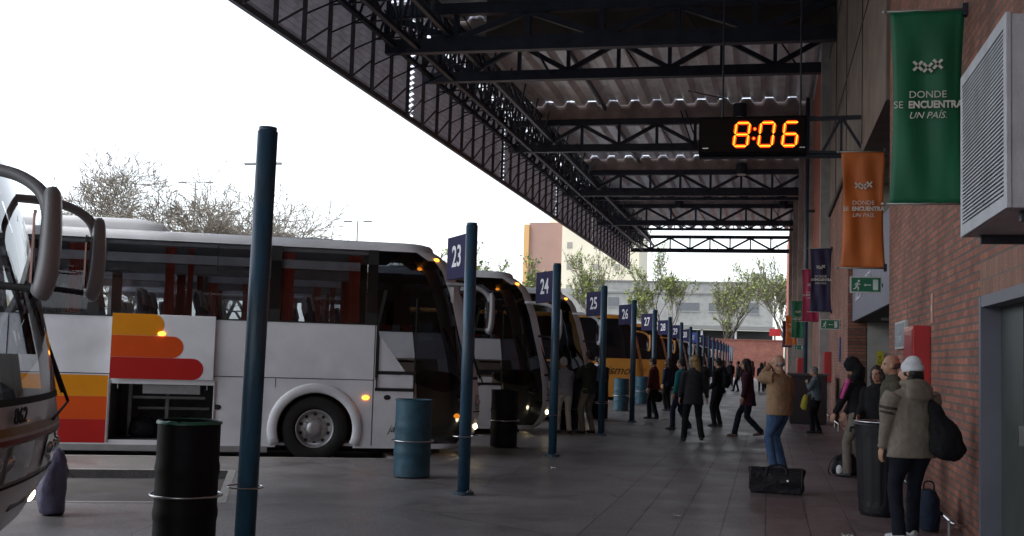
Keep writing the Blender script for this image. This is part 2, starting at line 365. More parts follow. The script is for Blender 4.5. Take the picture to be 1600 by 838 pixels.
yn = MB(); yn.box((0, -.01, 0), (.16, 0, .62)); yo = yn.build('yellow_notice', mat('yellow', (.6, .5, .03), .5)); yo.location = (XW+.66, 28.41, 1.35)
tag(yo, 'narrow vertical yellow notice on the wall inside the entrance', 'notice')
text_obj('lettering', 'SALIDA', .13, mat('black_letter', (.02, .02, .02), .6), yo, (.08, -.013, .31), (R(90), R(-90), 0), .001)

# small wall things
def prop_box(name, a, b, m, label, cat, bevel=.01, group=None):
    c = ((a[0]+b[0])/2, (a[1]+b[1])/2, a[2]); r_ = empty(name, c, label, cat, group)
    m_ = MB(); m_.box([a[i]-c[i] for i in range(3)], [b[i]-c[i] for i in range(3)]); m_.build('body', m, parent=r_, bevel=bevel)
    return r_
RED = mat('red_enamel', (.42, .015, .02), .35, 0, .1, 3, coat=.3)
rb = prop_box('hydrant_cabinet', (XW-.2, 14.15, .95), (XW-.002, 15.05, 2.1), RED, 'tall red hydrant cabinet on the brick wall behind the man in the beanie', 'cabinet')
m_ = MB(); m_.box((-.108, -.41, .04), (-.1, .41, 1.11)); m_.build('door', mat('red_door', (.36, .012, .016), .3, coat=.3), rb, bevel=.004)
m_ = MB(); m_.box((-.125, .3, .5), (-.108, .34, .62)); m_.build('handle', CHR, rb)
rb = prop_box('fire_cabinet', (XW-.2, 35.6, 1.1), (XW-.002, 38.2, 2.0), RED, 'small red cabinet on the far brick wall past the entrance', 'cabinet')
m_ = MB(); m_.box((-.108, -1.2, .06), (-.1, 1.2, .84)); m_.build('door', MATS['red_door'], rb, bevel=.004)
rb = prop_box('wall_cabinet', (XW-.45, 57, .6), (XW-.002, 60.5, 1.9), RED, 'farthest red cabinet on the wall beside the blue downpipe', 'cabinet')
m_ = MB(); m_.box((-.24, -1.6, .06), (-.225, 1.6, 1.2)); m_.build('door', MATS['red_door'], rb)
gp = prop_box('notice_plate', (XW-.05, 16.35, 1.86), (XW-.002, 17.55, 2.25), mat('plate_rim', (.5, .5, .48), .5), 'grey notice plate with two faint words, left of the tall red cabinet', 'sign', .004)
m_ = MB(); m_.box((-.03, -.57, .03), (-.0245, .57, .36)); m_.build('face_plate', mat('plate_face', (.2, .22, .25), .45), gp)
text_obj('lettering', 'SALA\nDE ESPERA', .13, mat('pale_letter', (.5, .52, .55), .6), gp, (-.033, 0, .2), (R(90), 0, R(-90)), .001, sx=1.2)
sp = prop_box('thermometer_plate', (XW-.012, 13.93, 2.13), (XW-.002, 14.07, 2.47), mat('pink_plate', (.5, .27, .2), .7), 'small narrow pinkish plate fixed high on the bare brick', 'sign', .002)
text_obj('lettering', 'B', .1, WHT, sp, (-.0075, 0, .17), (R(90), 0, R(-90)), .001)
for nm, y, z0, z1 in (('near', 31.4, 1.7, 2.35), ('far', 39.6, 1.7, 2.3)):
    v = MB(); v.box((-.03, -.25, 0), (0, .25, z1-z0)); vo = v.build('blue_wall_sign', mat('royal_blue', (.02, .035, .16), .4)); vo.location = (XW-.003, y, z0)
    tag(vo, 'narrow dark blue wall sign right after the entrance' if nm == 'near' else 'narrow dark blue wall sign left of the small red cabinet', 'sign')
# low chrome rails
def rail(y0, y1, label):
    r_ = empty('wall_rail', (XW-.17, y0, 0), label, 'rail', 'low chrome rails along the wall foot')
    m_ = MB(); m_.tube([(0, 0, .17), (0, y1-y0, .17)], .022, 8); m_.build('bar', CHR, r_, smooth=True)
    y = .3
    while y < y1-y0:
        m_ = MB(); m_.tube([(0, y, 0), (0, y, .16)], .012, 6); m_.tube([(0, y, .12), (.165, y, .12)], .01, 6); m_.build('bracket', CHR, r_); y += 1.6
rail(11.3, 18.6, 'low chrome rail at the wall foot beside the man in the beanie')
rail(28.8, 44, 'low chrome rail at the foot of the far brick wall, past the entrance')

# air conditioning unit
ac = empty('air_conditioner', (1.3, 6.8, 2.515), 'large light grey louvred air conditioning unit high on the brick wall', 'air conditioner')
GM = mat('grey_metal_case', (.42, .43, .46), .5, .3, .15, 4, .15, 60, dirt=.35)
m_ = MB(); m_.box((.03, 0, 0), (.565, 1.55, 1.12)); m_.build('case', GM, ac, bevel=.006)
m_ = MB()
for a, b in (((0, -.01, 0), (.028, .07, 1.13)), ((0, 1.49, 0), (.028, 1.56, 1.13)), ((0, .07, 1.05), (.028, 1.49, 1.13)), ((0, .07, 0), (.028, 1.49, .08))): m_.box(a, b)
m_.build('louvre_frame', GM, ac, bevel=.003)
m_ = MB(); m_.box((.024, .07, .08), (.0295, 1.49, 1.05)); m_.build('backing', mat('black_inside', (.01, .01, .01), .9), ac)
m_ = MB()
for i in range(38):
    z = .085+i*.0252; m_.beam((.012, .07, z+.012), (.012, 1.49, z+.012), .022, .012)
m_.build('louvre', GM, ac)
m_ = MB()
for i in range(12):
    x = .12+i*.034; m_.box((x, -.005, .1), (x+.012, .001, 1.02))
m_.build('side_grille', mat('grille_dark', (.12, .12, .13), .6), ac)
m_ = MB(); m_.box((.1, .1, -.06), (.57, .16, -.002)); m_.box((.1, 1.36, -.06), (.57, 1.42, -.002)); [q.build('bracket', STEEL, ac) for q in islands(m_)]

# exit signs
GREEN = mat('exit_green', (.0, .13, .06), .4, 0, .06)
def exit_sign(y, z, label, sc=1):
    r_ = empty('exit_sign', (XW-.52*sc, y, z), label, 'exit sign', 'green running man exit signs on the wall')
    m_ = MB(); m_.box((-.0, -.02, 0), (.5*sc, .02, .27*sc)); m_.build('frame', mat('sign_rim', (.55, .57, .57), .4), r_, bevel=.004)
    m_ = MB(); m_.box((.022*sc, -.026, .022*sc), (.478*sc, -.021, .248*sc)); m_.build('panel', GREEN, r_)
    m_ = MB(); m_.box((.36*sc, -.030, .05*sc), (.44*sc, -.0265, .22*sc)); m_.beam((.22*sc, -.029, .13*sc), (.33*sc, -.029, .13*sc), .004, .014*sc)
    m_.poly([(.215*sc, -.029, .13*sc), (.245*sc, -.029, .155*sc), (.245*sc, -.029, .105*sc)])
    c = (.12, .13)
    for a, b, w_ in (((.125, .17), (.105, .11), .032), ((.105, .115), (.135, .08), .02), ((.135, .08), (.125, .04), .018), ((.1, .11), (.085, .07), .02), ((.085, .07), (.05, .065), .016), ((.125, .165), (.16, .13), .014), ((.12, .165), (.085, .15), .014), ((.085, .15), (.075, .12), .012)):
        m_.beam((a[0]*sc, -.029, a[1]*sc), (b[0]*sc, -.029, b[1]*sc), .004, w_*sc, up=(0, 0, 1))
    m_.tube([(.138*sc, -.027, .195*sc), (.138*sc, -.031, .195*sc)], .02*sc, 10)
    m_.build('pictogram', mat('sign_white', (.6, .68, .64), .5), r_)
    m_ = MB(); m_.box((.5*sc, -.012, .1*sc), (.52*sc-.002, .012, .16*sc)); m_.build('bracket', STEEL, r_)
exit_sign(19.9, 2.83, 'green running man exit sign at the entrance under the orange banner', 1.03)
exit_sign(31.4, 2.55, 'smaller looking green exit sign under the navy banner', 1)
exit_sign(62, 2.35, 'farthest green exit sign, tiny, left of the blue downpipe', 1)

# banners
BCOL = {'green': (.0, .115, .05), 'orange': (.50, .125, .02), 'navy': (.018, .015, .06), 'magenta': (.30, .01, .06), 'purple': (.05, .01, .05)}
def banner(y, z1, col, label, x0=1.15, x1=1.85, h=1.93, seed=0, full=True):
    r_ = empty('banner', (x0, y, z1-h), label, 'banner', 'hanging banners along the wall')
    m_ = MB(); nx, nz = 14, 30; w_ = x1-x0
    P = []
    for i in range(nx+1):
        u = i/nx; row = []
        for j in range(nz+1):
            v = j/nz; pinch = .055*math.sin(math.pi*v)**.8
            x = w_*(u*(1-2*pinch)+pinch)
            yy = .024*math.sin(u*11+seed+v*3)*math.sin(math.pi*v)**.7+.03*noise.noise(Vector((u*4, v*3, seed)))
            row.append((x, yy, v*h))
        P.append(row)
    for i in range(nx):
        for j in range(nz): m_.poly([P[i][j], P[i+1][j], P[i+1][j+1], P[i][j+1]])
    cl = mat('banner_'+col, BCOL[col], .6, 0, .22, 3, .35, 7, stretch=(1, 1, .35))
    ob = m_.build('cloth', cl, r_, fix=True, smooth=True)
    sd = ob.modifiers.new('s', 'SOLIDIFY'); sd.thickness = .004
    ll = mat('banner_print', (.62, .62, .56), .6)
    if full:
        m_ = MB()
        for i, (cx, cz) in enumerate(((.37, .705), (.5, .695), (.63, .712))):
            for d in (1, -1):
                s_ = .045; m_.beam((w_*cx-s_*.9, -.052, h*cz-d*s_), (w_*cx+s_*.9, -.052, h*cz+d*s_), .004, .026)
        m_.build('emblem', ll, r_)
        for s_, z_, sh, bd, sz in (('DONDE', .555, 0, 0, .098), ('UN PAÍS.', .448, .3, 0, .092)):
            text_obj('lettering', s_, sz, ll, r_, (w_*.5, -.052, h*z_), (R(90), 0, 0), .001, shear=sh)
        text_obj('lettering', 'SE', .098, ll, r_, (w_*.115, -.052, h*.503), (R(90), 0, 0), .001)
        text_obj('lettering', 'ENCUENTRA', .098, ll, r_, (w_*.6, -.052, h*.503), (R(90), 0, 0), .001, bold=.0035, sx=.88)
    for z, e in ((h+.0, .0), (-.0, 0)):
        m_ = MB(); m_.tube([(-.04, 0, z), (XW-x0+.0, 0, z)], .013, 8); m_.ell((-.05, 0, z), (.022, .022, .022), 8, 6); m_.build('rod', mat('banner_rod', (.3, .29, .27), .4, .5), r_, smooth=True)
    m_ = MB(); m_.box((XW-x0-.05, -.05, h-.07), (XW-x0-.001, .05, h+.05)); m_.box((XW-x0-.05, -.05, -.05), (XW-x0-.001, .05, .07)); [q.build('bracket', STEEL, r_) for q in islands(m_)]
banner(11.6, 5.13, 'green', 'large green banner with white print next to the air conditioning unit', x0=1.14, seed=1)
banner(19.3, 5.13, 'orange', 'large orange banner hanging past the green one, above the entrance', seed=2.5, x0=1.14)
banner(35.5, 5.13, 'navy', 'dark navy blue banner in front of the magenta one', seed=4, x0=1.2)
banner(43, 5.1, 'magenta', 'magenta banner half hidden behind the navy banner', seed=5, x0=1.18)
banner(61, 4.9, 'green', 'small distant green banner beside the blue downpipe', seed=6)
banner(76, 4.75, 'orange', 'small distant orange banner left of the distant green one', seed=7, x0=1.06, x1=1.8)
banner(86, 4.75, 'purple', 'farthest banner, a dark purple sliver at the end of the row', seed=8, x0=.98, x1=1.8, full=False)

pp = MB(); pp.tube([(0, 0, 0), (0, 0, 12.9)], .085, 12); po = pp.build('downpipe', BLUE, smooth=True); po.location = (1.52, 49, 0)
tag(po, 'tall thin blue downpipe running up the wall past the banners', 'pipe')
for z in (4, 8, 12):
    m_ = MB(); m_.box((0, -.1, z), (XW-1.52-.03, .1, z+.1)); m_.build('clamp', STEEL, po)
kb = empty('kiosk_counter', (1.2, 32.5, 0), 'dark maroon kiosk counter standing behind the man in the tan jacket', 'kiosk')
MAR = mat('maroon_board', (.02, .007, .009), .5)
m_ = MB(); m_.box((-.62, -.9, .05), (.35, .9, 1.3)); m_.build('body', MAR, kb, bevel=.01)
m_ = MB(); m_.box((-.68, -.95, 1.3), (.4, .95, 1.36)); m_.build('top', mat('counter_top', (.06, .05, .05), .4), kb, bevel=.006)
m_ = MB(); m_.box((-.6, -.88, 0), (.33, .88, .05)); m_.build('plinth', STEEL, kb)

# ------------------------------------------------------------------ canopy
can = empty('platform_canopy', (-5, 50, 9.6), 'huge dark corrugated steel canopy on lattice trusses over the bus platform', 'canopy')
def cpart(mb, name, m=None, smooth=False, split=False):
    if split: return [cpart(q, name, m, smooth) for q in islands(mb)]
    o = mb.build(name, m, parent=can, smooth=smooth); o.location = (5, -50, -9.6); return o
XL = -12.1; YT = [-20, -5, 9.5, 23.5, 37.7, 51.3, 65.5, 80, 100]
def truss(y, zb=11.1, zt=12.6, ch=.34, x0=XL+.1, x1=XW-.03, dx=1.75, w=.16, both=True):
    m_ = MB(); m_.box((x0, y-.15, zb), (x1, y+.15, zb+ch)); m_.box((x0, y-.14, zt-ch*.8), (x1, y+.14, zt))
    n = round((x1-x0)/dx); d = (x1-x0)/n
    for i in range(n+1):
        x = x0+i*d; m_.beam((x, y, zb+ch*.9), (x, y, zt-ch*.7), w*.8)
        if i < n:
            if i % 2: m_.beam((x, y, zb+ch*.9), (x+d, y, zt-ch*.7), w)
            else: m_.beam((x, y, zt-ch*.7), (x+d, y, zb+ch*.9), w)
    for i in range(n):
        if i % 3 == 1: m_.beam((x0+i*d, y+.2, zt-.1), (x0+i*d+.9, y+.2, zb+.05), .05)
    cpart(m_, 'truss', STEEL)
for y in YT: truss(y)
truss(33.7, 11.05, 12.6, .45, w=.2, dx=2.2)
truss(20.2, 11.05, 12.6, .45, w=.2, dx=2.2)
for y in (73, 90): truss(y, 11.9, 12.7, .18, dx=1.2, w=.09)
m_ = MB()
for y in YT[:-1]:
    m_.box((XL+1.2, y-.12, 12.62), (XW-.03, y+.12, 13.33))
cpart(m_, 'cross_beam', PINKB, split=True)
rq = random.Random(3); m_ = MB()  # random blocks added to break up the light leak above each beam
for y in YT[1:-1]:
    x = XL+1.3
    while x < XW-.4:
        L = rq.uniform(.25, .8); m_.box((x, y-.09, 13.335), (min(x+L, XW-.1), y+.09, 13.335+rq.uniform(.08, .14))); x += L+rq.uniform(.02, .35)
cpart(m_, 'leak_blocker', CORRW, split=True)
for y in (51.3,):
    m_ = MB(); m_.box((XL+1.2, y-.10, 13.335), (XW-.03, y+.10, 13.43)); cpart(m_, 'leak_strip', PINKB)  # added strip, nearly closes the light leak over this beam
m_ = MB(); m_.box((XL+3, 35.1, 11.5), (XW-.03, 35.3, 13.3)); m_.box((XL+3, 21, 11.5), (XW-.03, 21.2, 13.3)); cpart(m_, 'bulkhead', mat('dark_bulkhead', (.07, .05, .045), .85, 0, .3, 1.5), split=True)
# corrugated roof, one sheet per bay, sheet ends left open for light leaks
for a, b in zip(YT[:-1], YT[1:]):
    m_ = MB(); x = XL+.35; per = 1.0; prof = []
    while x < XW-.05:
        prof += [(x, 13.24), (x+.32, 13.24), (x+.5, 13.48), (x+.82, 13.48)]; x += per
    prof = [p for p in prof if p[0] < XW-.03]+[(XW-.03, 13.24)]
    ya, yb = a+.10, b-.16
    for p, q in zip(prof, prof[1:]):
        m_.poly([(p[0], ya, p[1]), (q[0], ya, q[1]), (q[0], yb, q[1]), (p[0], yb, p[1])])
    o = cpart(m_, 'roof_sheet', CORR)
    # cover strip, ragged, over the joint
    m_ = MB(); x = XL+.35
    while x < XW-.1:
        L = random.uniform(.3, .95)
        m_.box((x, b-.20, 13.52), (min(x+L, XW-.05), b+.14, 13.53)); x += L+random.choice([.01, .02, .03, .05, .12])
    cpart(m_, 'cover_strip', CORR)
# fascia of horizontal ribs, one panel per bay, slits between
ZF0, ZF1 = 9.58, 12.9
fb = [-22, -7, 7.5, 22.5, 36.9, 50.8, 64.8, 79, 100.1]
for a, b in zip(fb[:-1], fb[1:]):
    m_ = MB(); z = ZF0; nr = 17; h_ = (ZF1-ZF0)/nr
    for i in range(nr):
        z = ZF0+i*h_
        for (x0, z0, x1, z1) in ((0, z, -.14, z+h_*.62), (-.14, z+h_*.62, 0, z+h_)):
            m_.poly([(XL+x0, a+.12, z0), (XL+x0, b-.12, z0), (XL+x1, b-.12, z1), (XL+x1, a+.12, z1)])
    cpart(m_, 'fascia_panel', CORRW)
m_ = MB()
m_.beam((XL+.02, -22, ZF0+.0), (XL+.02, 100.1, ZF0), .12, .16)
y = -20.
while y < 100:
    m_.beam((XL+.1, y, ZF0), (XL+.1, y, ZF1), .10, .09); m_.beam((XL+.13, y, ZF0+.05), (XL+.13, y+1.75, 10.6), .045)
    y += 1.75
cpart(m_, 'fascia_frame', mat('weathered_frame', (.075, .07, .08), .6, .1, .3, 3))
# longitudinal lattice girders behind the fascia
def lgirder(x, zb, zt, step, w, dx=0):
    m_ = MB(); m_.beam((x, -21, zb), (x, 100, zb), .14); m_.beam((x+dx, -21, zt), (x+dx, 100, zt), .14); y = -20.; k = 0
    while y < 99.5:
        m_.beam((x, y, zb), (x+dx, y, zt), w); m_.beam((x, y, zb if k % 2 else zt), (x+dx, y+step, zt if k % 2 else zb), w); y += step; k += 1
    cpart(m_, 'edge_girder', STEEL)
lgirder(-10.9, 11.2, 12.9, 1.1, .07); lgirder(-11.7, 11.3, 12.95, .9, .06, .5); lgirder(-9.9, 11.6, 12.8, 1.3, .06, -.6)
m_ = MB(); y = -20.
while y < 99:
    m_.beam((XL+.1, y, 11.2), (-9.9, y+.875, 11.6), .045); m_.beam((XL+.1, y+.875, 12.4), (-10.9, y, 11.2), .045); m_.beam((XL+.1, y, 10.4), (-10.9, y+.9, 11.25), .045); y += 1.75
cpart(m_, 'cross_lattice', STEEL)
m_ = MB()
for x in (-7.5,): m_.box((x, -22, 13.0), (x+.08, 100, 13.22))
cpart(m_, 'purlin', STEEL, split=True)
m_ = MB()   # roof edge flashing broken by gaps at X ~ -12
y = -21.
while y < 99.5:
    L = random.uniform(.5, 2.2) if (y % 14) > 3.5 else random.uniform(2.5, 4); m_.box((XL-.15, y, 13.2), (XL+.42, min(y+L, 100), 13.24)); y += L+random.uniform(.12, .3)
cpart(m_, 'edge_flashing', CORRW)
m_ = MB(); m_.tube([(-3.3, 46, 12.6), (-1.6, 42, 11.3)], .03, 6); m_.tube([(-8.2, 37.7, 12.6), (-7.3, 37.3, 11.1)], .04, 6); m_.tube([(-4, 51, 12.9), (-3.4, 51, 11.1)], .03, 6); m_.tube([(-3.8, 51, 12.9), (-3.1, 51, 11.1)], .03, 6)
cpart(m_, 'hanging_cable', STEEL, split=True)
for i, (x, y, z) in enumerate(((-1.35, 50.6, 12.55), (-1.6, 65.2, 12.4), (-6.2, 79, 12.3), (.9, 79.2, 12.3))):
    r_ = empty('canopy_lamp', (x, y, z), ('unlit cylindrical canopy lamp just above the lit clock', 'unlit cylindrical canopy lamp just below the lit clock', 'far unlit canopy lamp left of the clock', 'far unlit canopy lamp nearest the wall')[i], 'lamp', 'cylindrical lamps under the canopy')
    m_ = MB(); m_.cyl((0, 0), .3, -.1, .5, 16); m_.build('housing', STEEL, r_); m_ = MB(); m_.cyl((0, 0), .27, -.16, -.102, 16); m_.build('diffuser', mat('lamp_diffuser', (.6, .6, .58), .3), r_)

# ------------------------------------------------------------------ clock
ck = empty('digital_clock', (.2, 24, 6.0), 'black digital clock showing 8:06 in glowing orange digits, hung under the canopy', 'clock')
CX0, CX1, CZ0, CZ1 = -1.48, .72, 5.93, 6.74
m_ = MB(); m_.box((CX0-.2, -.12, CZ0-6), (CX1-.2, .12, CZ1-6)); m_.build('case', mat('clock_black', (.004, .003, .004), .7, spec=.1), ck, bevel=.01)
m_ = MB(); m_.box((CX0-.2+.04, -.126, .0), (CX1-.24, -.1205, .70)); m_.build('screen', mat('screen', (.008, .002, .002), .5, spec=.15), ck)
SEG = {'8': 'abcdefg', '0': 'abcdef', '6': 'acdefg'}
def digit(ch, x, z, w, h, m_, th, y):
    sh = .12
    def T(u, v): return (x+u*w+sh*(v*h), y, z+v*h)
    cs = {'a': ((0, 1), (1, 1)), 'g': ((0, .5), (1, .5)), 'd': ((0, 0), (1, 0)), 'f': ((0, .5), (0, 1)), 'b': ((1, .5), (1, 1)), 'e': ((0, 0), (0, .5)), 'c': ((1, 0), (1, .5))}
    for s_ in SEG[ch]:
        a, b = [Vector(T(*q)) for q in cs[s_]]; d = (b-a).normalized(); a += d*.012; b -= d*.012
        nrm = Vector((-d.z, 0, d.x))*th/2
        m_.poly([a, a+d*th/2+nrm, b-d*th/2+nrm, b, b-d*th/2-nrm, a+d*th/2-nrm])
for th, y, mm, nm in ((.076, -.128, emis('led_red', (1, .03, .0), 1.1), 'led_halo'), (.029, -.131, emis('led_orange', (1, .24, .012), 1.7), 'led_digit')):
    m_ = MB()
    for ch, x in (('8', -.76), ('0', -.255), ('6', .23)):
        digit(ch, x-.2, .11, .275, .49, m_, th, y)
    for z in (.27, .47):
        m_.tube([(-.375-.2+z*.1, y, z), (-.375-.2+z*.1, y-.001, z)], th*.5, 10)
    [q.build(nm, mm, ck) for q in islands(m_)]
m_ = MB()
m_.beam((CX1-.2, .05, CZ1-6-.04), (XW-.2-.005, .05, CZ1-6-.02), .08, .08); m_.beam((CX1-.2, .05, .0), (XW-.2-.005, .05, -.02), .07, .06)
m_.beam((CX0-.2, .14, -.06), (1.25, .14, -.06), .1, .1)
m_.beam((.85, .05, 0), (1.2, .05, .68), .06); m_.beam((1.22, .05, 0), (1.22, .05, .7), .05); m_.beam((1.25, .05, .68), (1.64, .05, .05), .06)
m_.build('bracket', STEEL, ck)
m_ = MB(); m_.box((-1.6, -.135, .06), (-1.48, -.127, .08)); m_.box((.38, -.135, .06), (.49, -.127, .08)); [q.build('catch', CHR, ck) for q in islands(m_)]
wb = MB(); wb.tube([(-1.0, 24.05, 6.74), (-1.0, 24.05, 11.0)], .02, 6); wb.tube([(.6, 24.05, 6.74), (.6, 24.05, 11.0)], .02, 6)
o = wb.build('hanger', STEEL, ck); o.location = (-.2, -24, -6)

# ------------------------------------------------------------------ poles with bay numbers
def pole(n, x, y):
    num = str(n)
    if n == 22: lb = 'tall unnumbered blue pole nearest the camera, in front of the white coach'
    elif n <= 32: lb = 'blue bay pole carrying the panel numbered %s' % num
    else: lb = 'distant blue bay pole in the receding row beyond panel 32'
    r_ = empty('bay_pole', (x, y, 0), lb, 'pole', 'numbered blue bay poles along the kerb')
    m_ = MB(); m_.smooth = True; m_.tube([(0, 0, .02), (0, 0, 3.1)], .07, 16); m_.tube([(0, 0, 3.095), (0, 0, 3.13)], .062, 16)
    m_.build('shaft', BLUE, r_)
    m_ = MB(); m_.cyl((0, 0), .12, 0, .035, 20); fl_ = m_.build('base_flange', BLUE, r_, bevel=.004)
    if n < 27:
        for q in range(4):
            a = math.pi/4+math.pi/2*q; m_ = MB(); m_.cyl((.098*math.cos(a), .098*math.sin(a)), .011, .035, .052, 6); m_.build('bolt', CHR, fl_)
    if n < 33:
        m_ = MB(); m_.ring((-.02, 0, .66), .125, .006, 24, 'z'); m_.build('ring', CHR, r_)
    if n > 22:
        ph = R(34); mt = Matrix.Rotation(ph, 4, 'Z')   # panel runs left and away from the pole
        m_ = MB()
        mtx = Matrix.Translation((-.06*math.sin(ph), .06*math.cos(ph), 0)) @ Matrix.Rotation(R(90)+ph, 4, 'Z')
        m_.box((0, -.02, 2.5), (.78, .02, 3.02), mtx); sg = m_.build('number_panel', NAVY if n != 31 else mat('blue_panel', (.02, .05, .30), .4), r_, bevel=.004)
        p = mtx @ Vector((.40, .0245, 2.76))
        if n < 33: text_obj('number', num, .36, WHT, sg, p, (R(90), 0, R(-90)+ph), .001, bold=.006)
for n in range(22, 42): pole(n, -3.385, 7.2+5.5*(n-22))
lean = [o for o in bpy.data.objects if o.name == 'bay_pole'][0]; lean.rotation_euler = (0, R(.6), 0); lean.location.x -= .055

# ------------------------------------------------------------------ drums
DKP = mat('black_drum_paint', (.005, .005, .008), .6, 0, .3, 4, spec=.25)
BLP = mat('blue_drum_paint', (.022, .085, .125), .5, .05, .3, 7, .2, 20, dirt=.2)
def drum(x, y, m, label, h=.97, r=.235, bag=False):
    r_ = empty('drum_bin', (x, y, 0), label, 'bin', 'steel drum bins between the bays')
    m_ = MB(); m_.smooth = True; prof = []
    for i in range(25):
        z = .02+h*i/24; rr = r+(.008 if abs(z-h*.34) < .03 or abs(z-h*.67) < .03 else 0)
        prof.append((z, rr))
    m_.tube([(0, 0, z) for z, _ in prof], [q for _, q in prof], 32, cap=False); m_.tube([(0, 0, h+.02), (0, 0, .1)], [r-.008, r-.01], 32, cap=False)
    m_.build('shell', m, r_)
    m_ = MB(); m_.ring((0, 0, h+.02), r, .01, 32); m_.build('rim', m, r_, smooth=True)
    m_ = MB(); m_.cyl((0, 0), r-.012, .05, .12, 24); m_.build('bottom', m, r_)
    m_ = MB(); m_.ring((0, 0, .47), r+.035, .009, 36); m_.build('ring', CHR, r_, smooth=True)
    m_ = MB(); m_.tube([(-r-.035, 0, .47), (-r+.02, 0, .47)], .007, 6); m_.tube([(r+.035, 0, .47), (r-.02, 0, .47)], .007, 6); m_.tube([(0, r+.035, .47), (0, r-.02, .47)], .007, 6); m_.build('ring_stay', CHR, r_)
    if bag:
        m_ = MB(); n = 40
        top = []; 
        for k in range(n):
            a = 2*math.pi*k/n; jr = .004*noise.noise(Vector((math.cos(a)*4, math.sin(a)*4, 3)))
            top.append((a, jr))
        rows = [(r-.03, h-.25), (r-.015, h-.02), (r+.002, h+.034), (r+.012, h+.024), (r+.013, h+.008)]
        for (ra, za), (rb_, zb) in zip(rows, rows[1:]):
            for k in range(n):
                a0, j0 = top[k]; a1, j1 = top[(k+1) % n]
                m_.poly([((ra+j0)*math.cos(a0), (ra+j0)*math.sin(a0), za+j0*2), ((ra+j1)*math.cos(a1), (ra+j1)*math.sin(a1), za+j1*2), ((rb_+j1)*math.cos(a1), (rb_+j1)*math.sin(a1), zb+j1*2), ((rb_+j0)*math.cos(a0), (rb_+j0)*math.sin(a0), zb+j0*2)])
        m_.build('bin_liner', mat('green_liner', (.04, .16, .10), .35), r_, fix=True, smooth=True)
drum(-4.33, 8.02, DKP, 'black drum bin with green liner, nearest the camera beside the first pole', bag=True, h=1.0, r=.235)
drum(-4.47, 14.15, BLP, 'blue drum bin in front of the white coach door, left of pole 23')
drum(-4.5, 19.5, DKP, 'black drum bin between poles 23 and 24')
drum(-4.3, 24.9, DKP, 'black drum bin just right of pole 24, behind the men by the coach')
drum(-4.34, 29.9, DKP, 'black drum bin immediately left of pole 25')
drum(-4.43, 35.25, BLP, 'blue drum bin between poles 25 and 26')
drum(-4.42, 41.0, BLP, 'blue drum bin directly right of pole 26')
sk = MB(); sk.smooth = True
ZZ = [0, .03, .12, .25, .4, .5, .58, .62]; RR = [.08, .11, .125, .12, .11, .09, .07, .03]
sk.tube([(random.uniform(-.012, .012), random.uniform(-.01, .01), z) for z in ZZ], RR, 26)
for i, v in enumerate(sk.v):
    q = Vector(v); nn = noise.noise(q*9)*.04+noise.noise(q*27)*.028; d = Vector((q.x, q.y, 0)); sk.v[i] = tuple(q+d.normalized()*nn if d.length > .01 else q)
so = sk.build('rubbish_sack', mat('lavender_plastic', (.11, .105, .18), .35, 0, .25, 6, .5, 25)); so.location = (-6.46, 9.46, 0)
tag(so, 'lavender plastic rubbish sack standing behind the nose of the coach numbered 862', 'sack')

# ------------------------------------------------------------------ coaches
PW = mat('coach_white', (.76, .77, .80), .34, 0, .07, 2, coat=.3, dirt=.22)
PS = mat('coach_silver', (.68, .68, .69), .35, 0, .06, 2, coat=.4, dirt=.15)
PY = mat('coach_orange', (.62, .28, .045), .35, 0, .06, 2, coat=.3, dirt=.1)
PG = mat('coach_grey', (.30, .30, .31), .4, .1, .08, 2)
GCL = glass('tinted_glass', (.82, .84, .86), .85)
GDK = mat('dark_glass', (.008, .009, .012), .05, 0, .05, 2, spec=.3)
BLK = mat('black_rubber', (.012, .012, .012), .7)
TYR = mat('tyre_rubber', (.014, .014, .014), .85, 0, .2, 10, .3, 60)
RIM = mat('rim_metal', (.48, .48, .48), .4, .6, .25, 6, dirt=.5)
AMB = emis('amber_lamp', (1, .28, .02), 3.0, (.4, .1, .01))
AMD = mat('amber_off', (.5, .16, .01), .3, 0, .05, coat=.5)
LMP = emis('fog_lamp', (1, .78, .45), 5, (.5, .5, .5))
LENS = mat('lamp_lens', (.35, .37, .38), .08, .3, .1, 5, spec=.8, coat=.6)
NOSE = [(.22, 2.34), (.3, 2.46), (.45, 2.57), (.75, 2.64), (1.1, 2.625), (1.26, 2.60), (1.6, 2.54), (2.12, 2.41), (2.5, 2.31), (2.9, 2.15), (3.05, 2.06), (3.16, 1.92), (3.2, 1.84)]
def lerp_tab(tab, z):
    if z <= tab[0][0]: return tab[0][1]
    for (a, p), (b, q) in zip(tab, tab[1:]):
        if z <= b: return p+(q-p)*(z-a)/(b-a)
    return tab[-1][1]
HWT = [(.22, 1.20), (.4, 1.25), (2.12, 1.25), (2.9, 1.20), (3.2, 1.12)]
REAR = -9.2
XS = [REAR, -8.9, -7.6, -6.6, -5.2, -4.45, -3.66, -2.99, -1.52, -.69, -.15, .35, .72, .88, 1.3]
ZS = [.22, .3, .45, .75, 1.1, 1.26, 1.34, 1.6, 2.12, 2.2, 2.5, 2.9, 3.05, 3.16, 3.2]
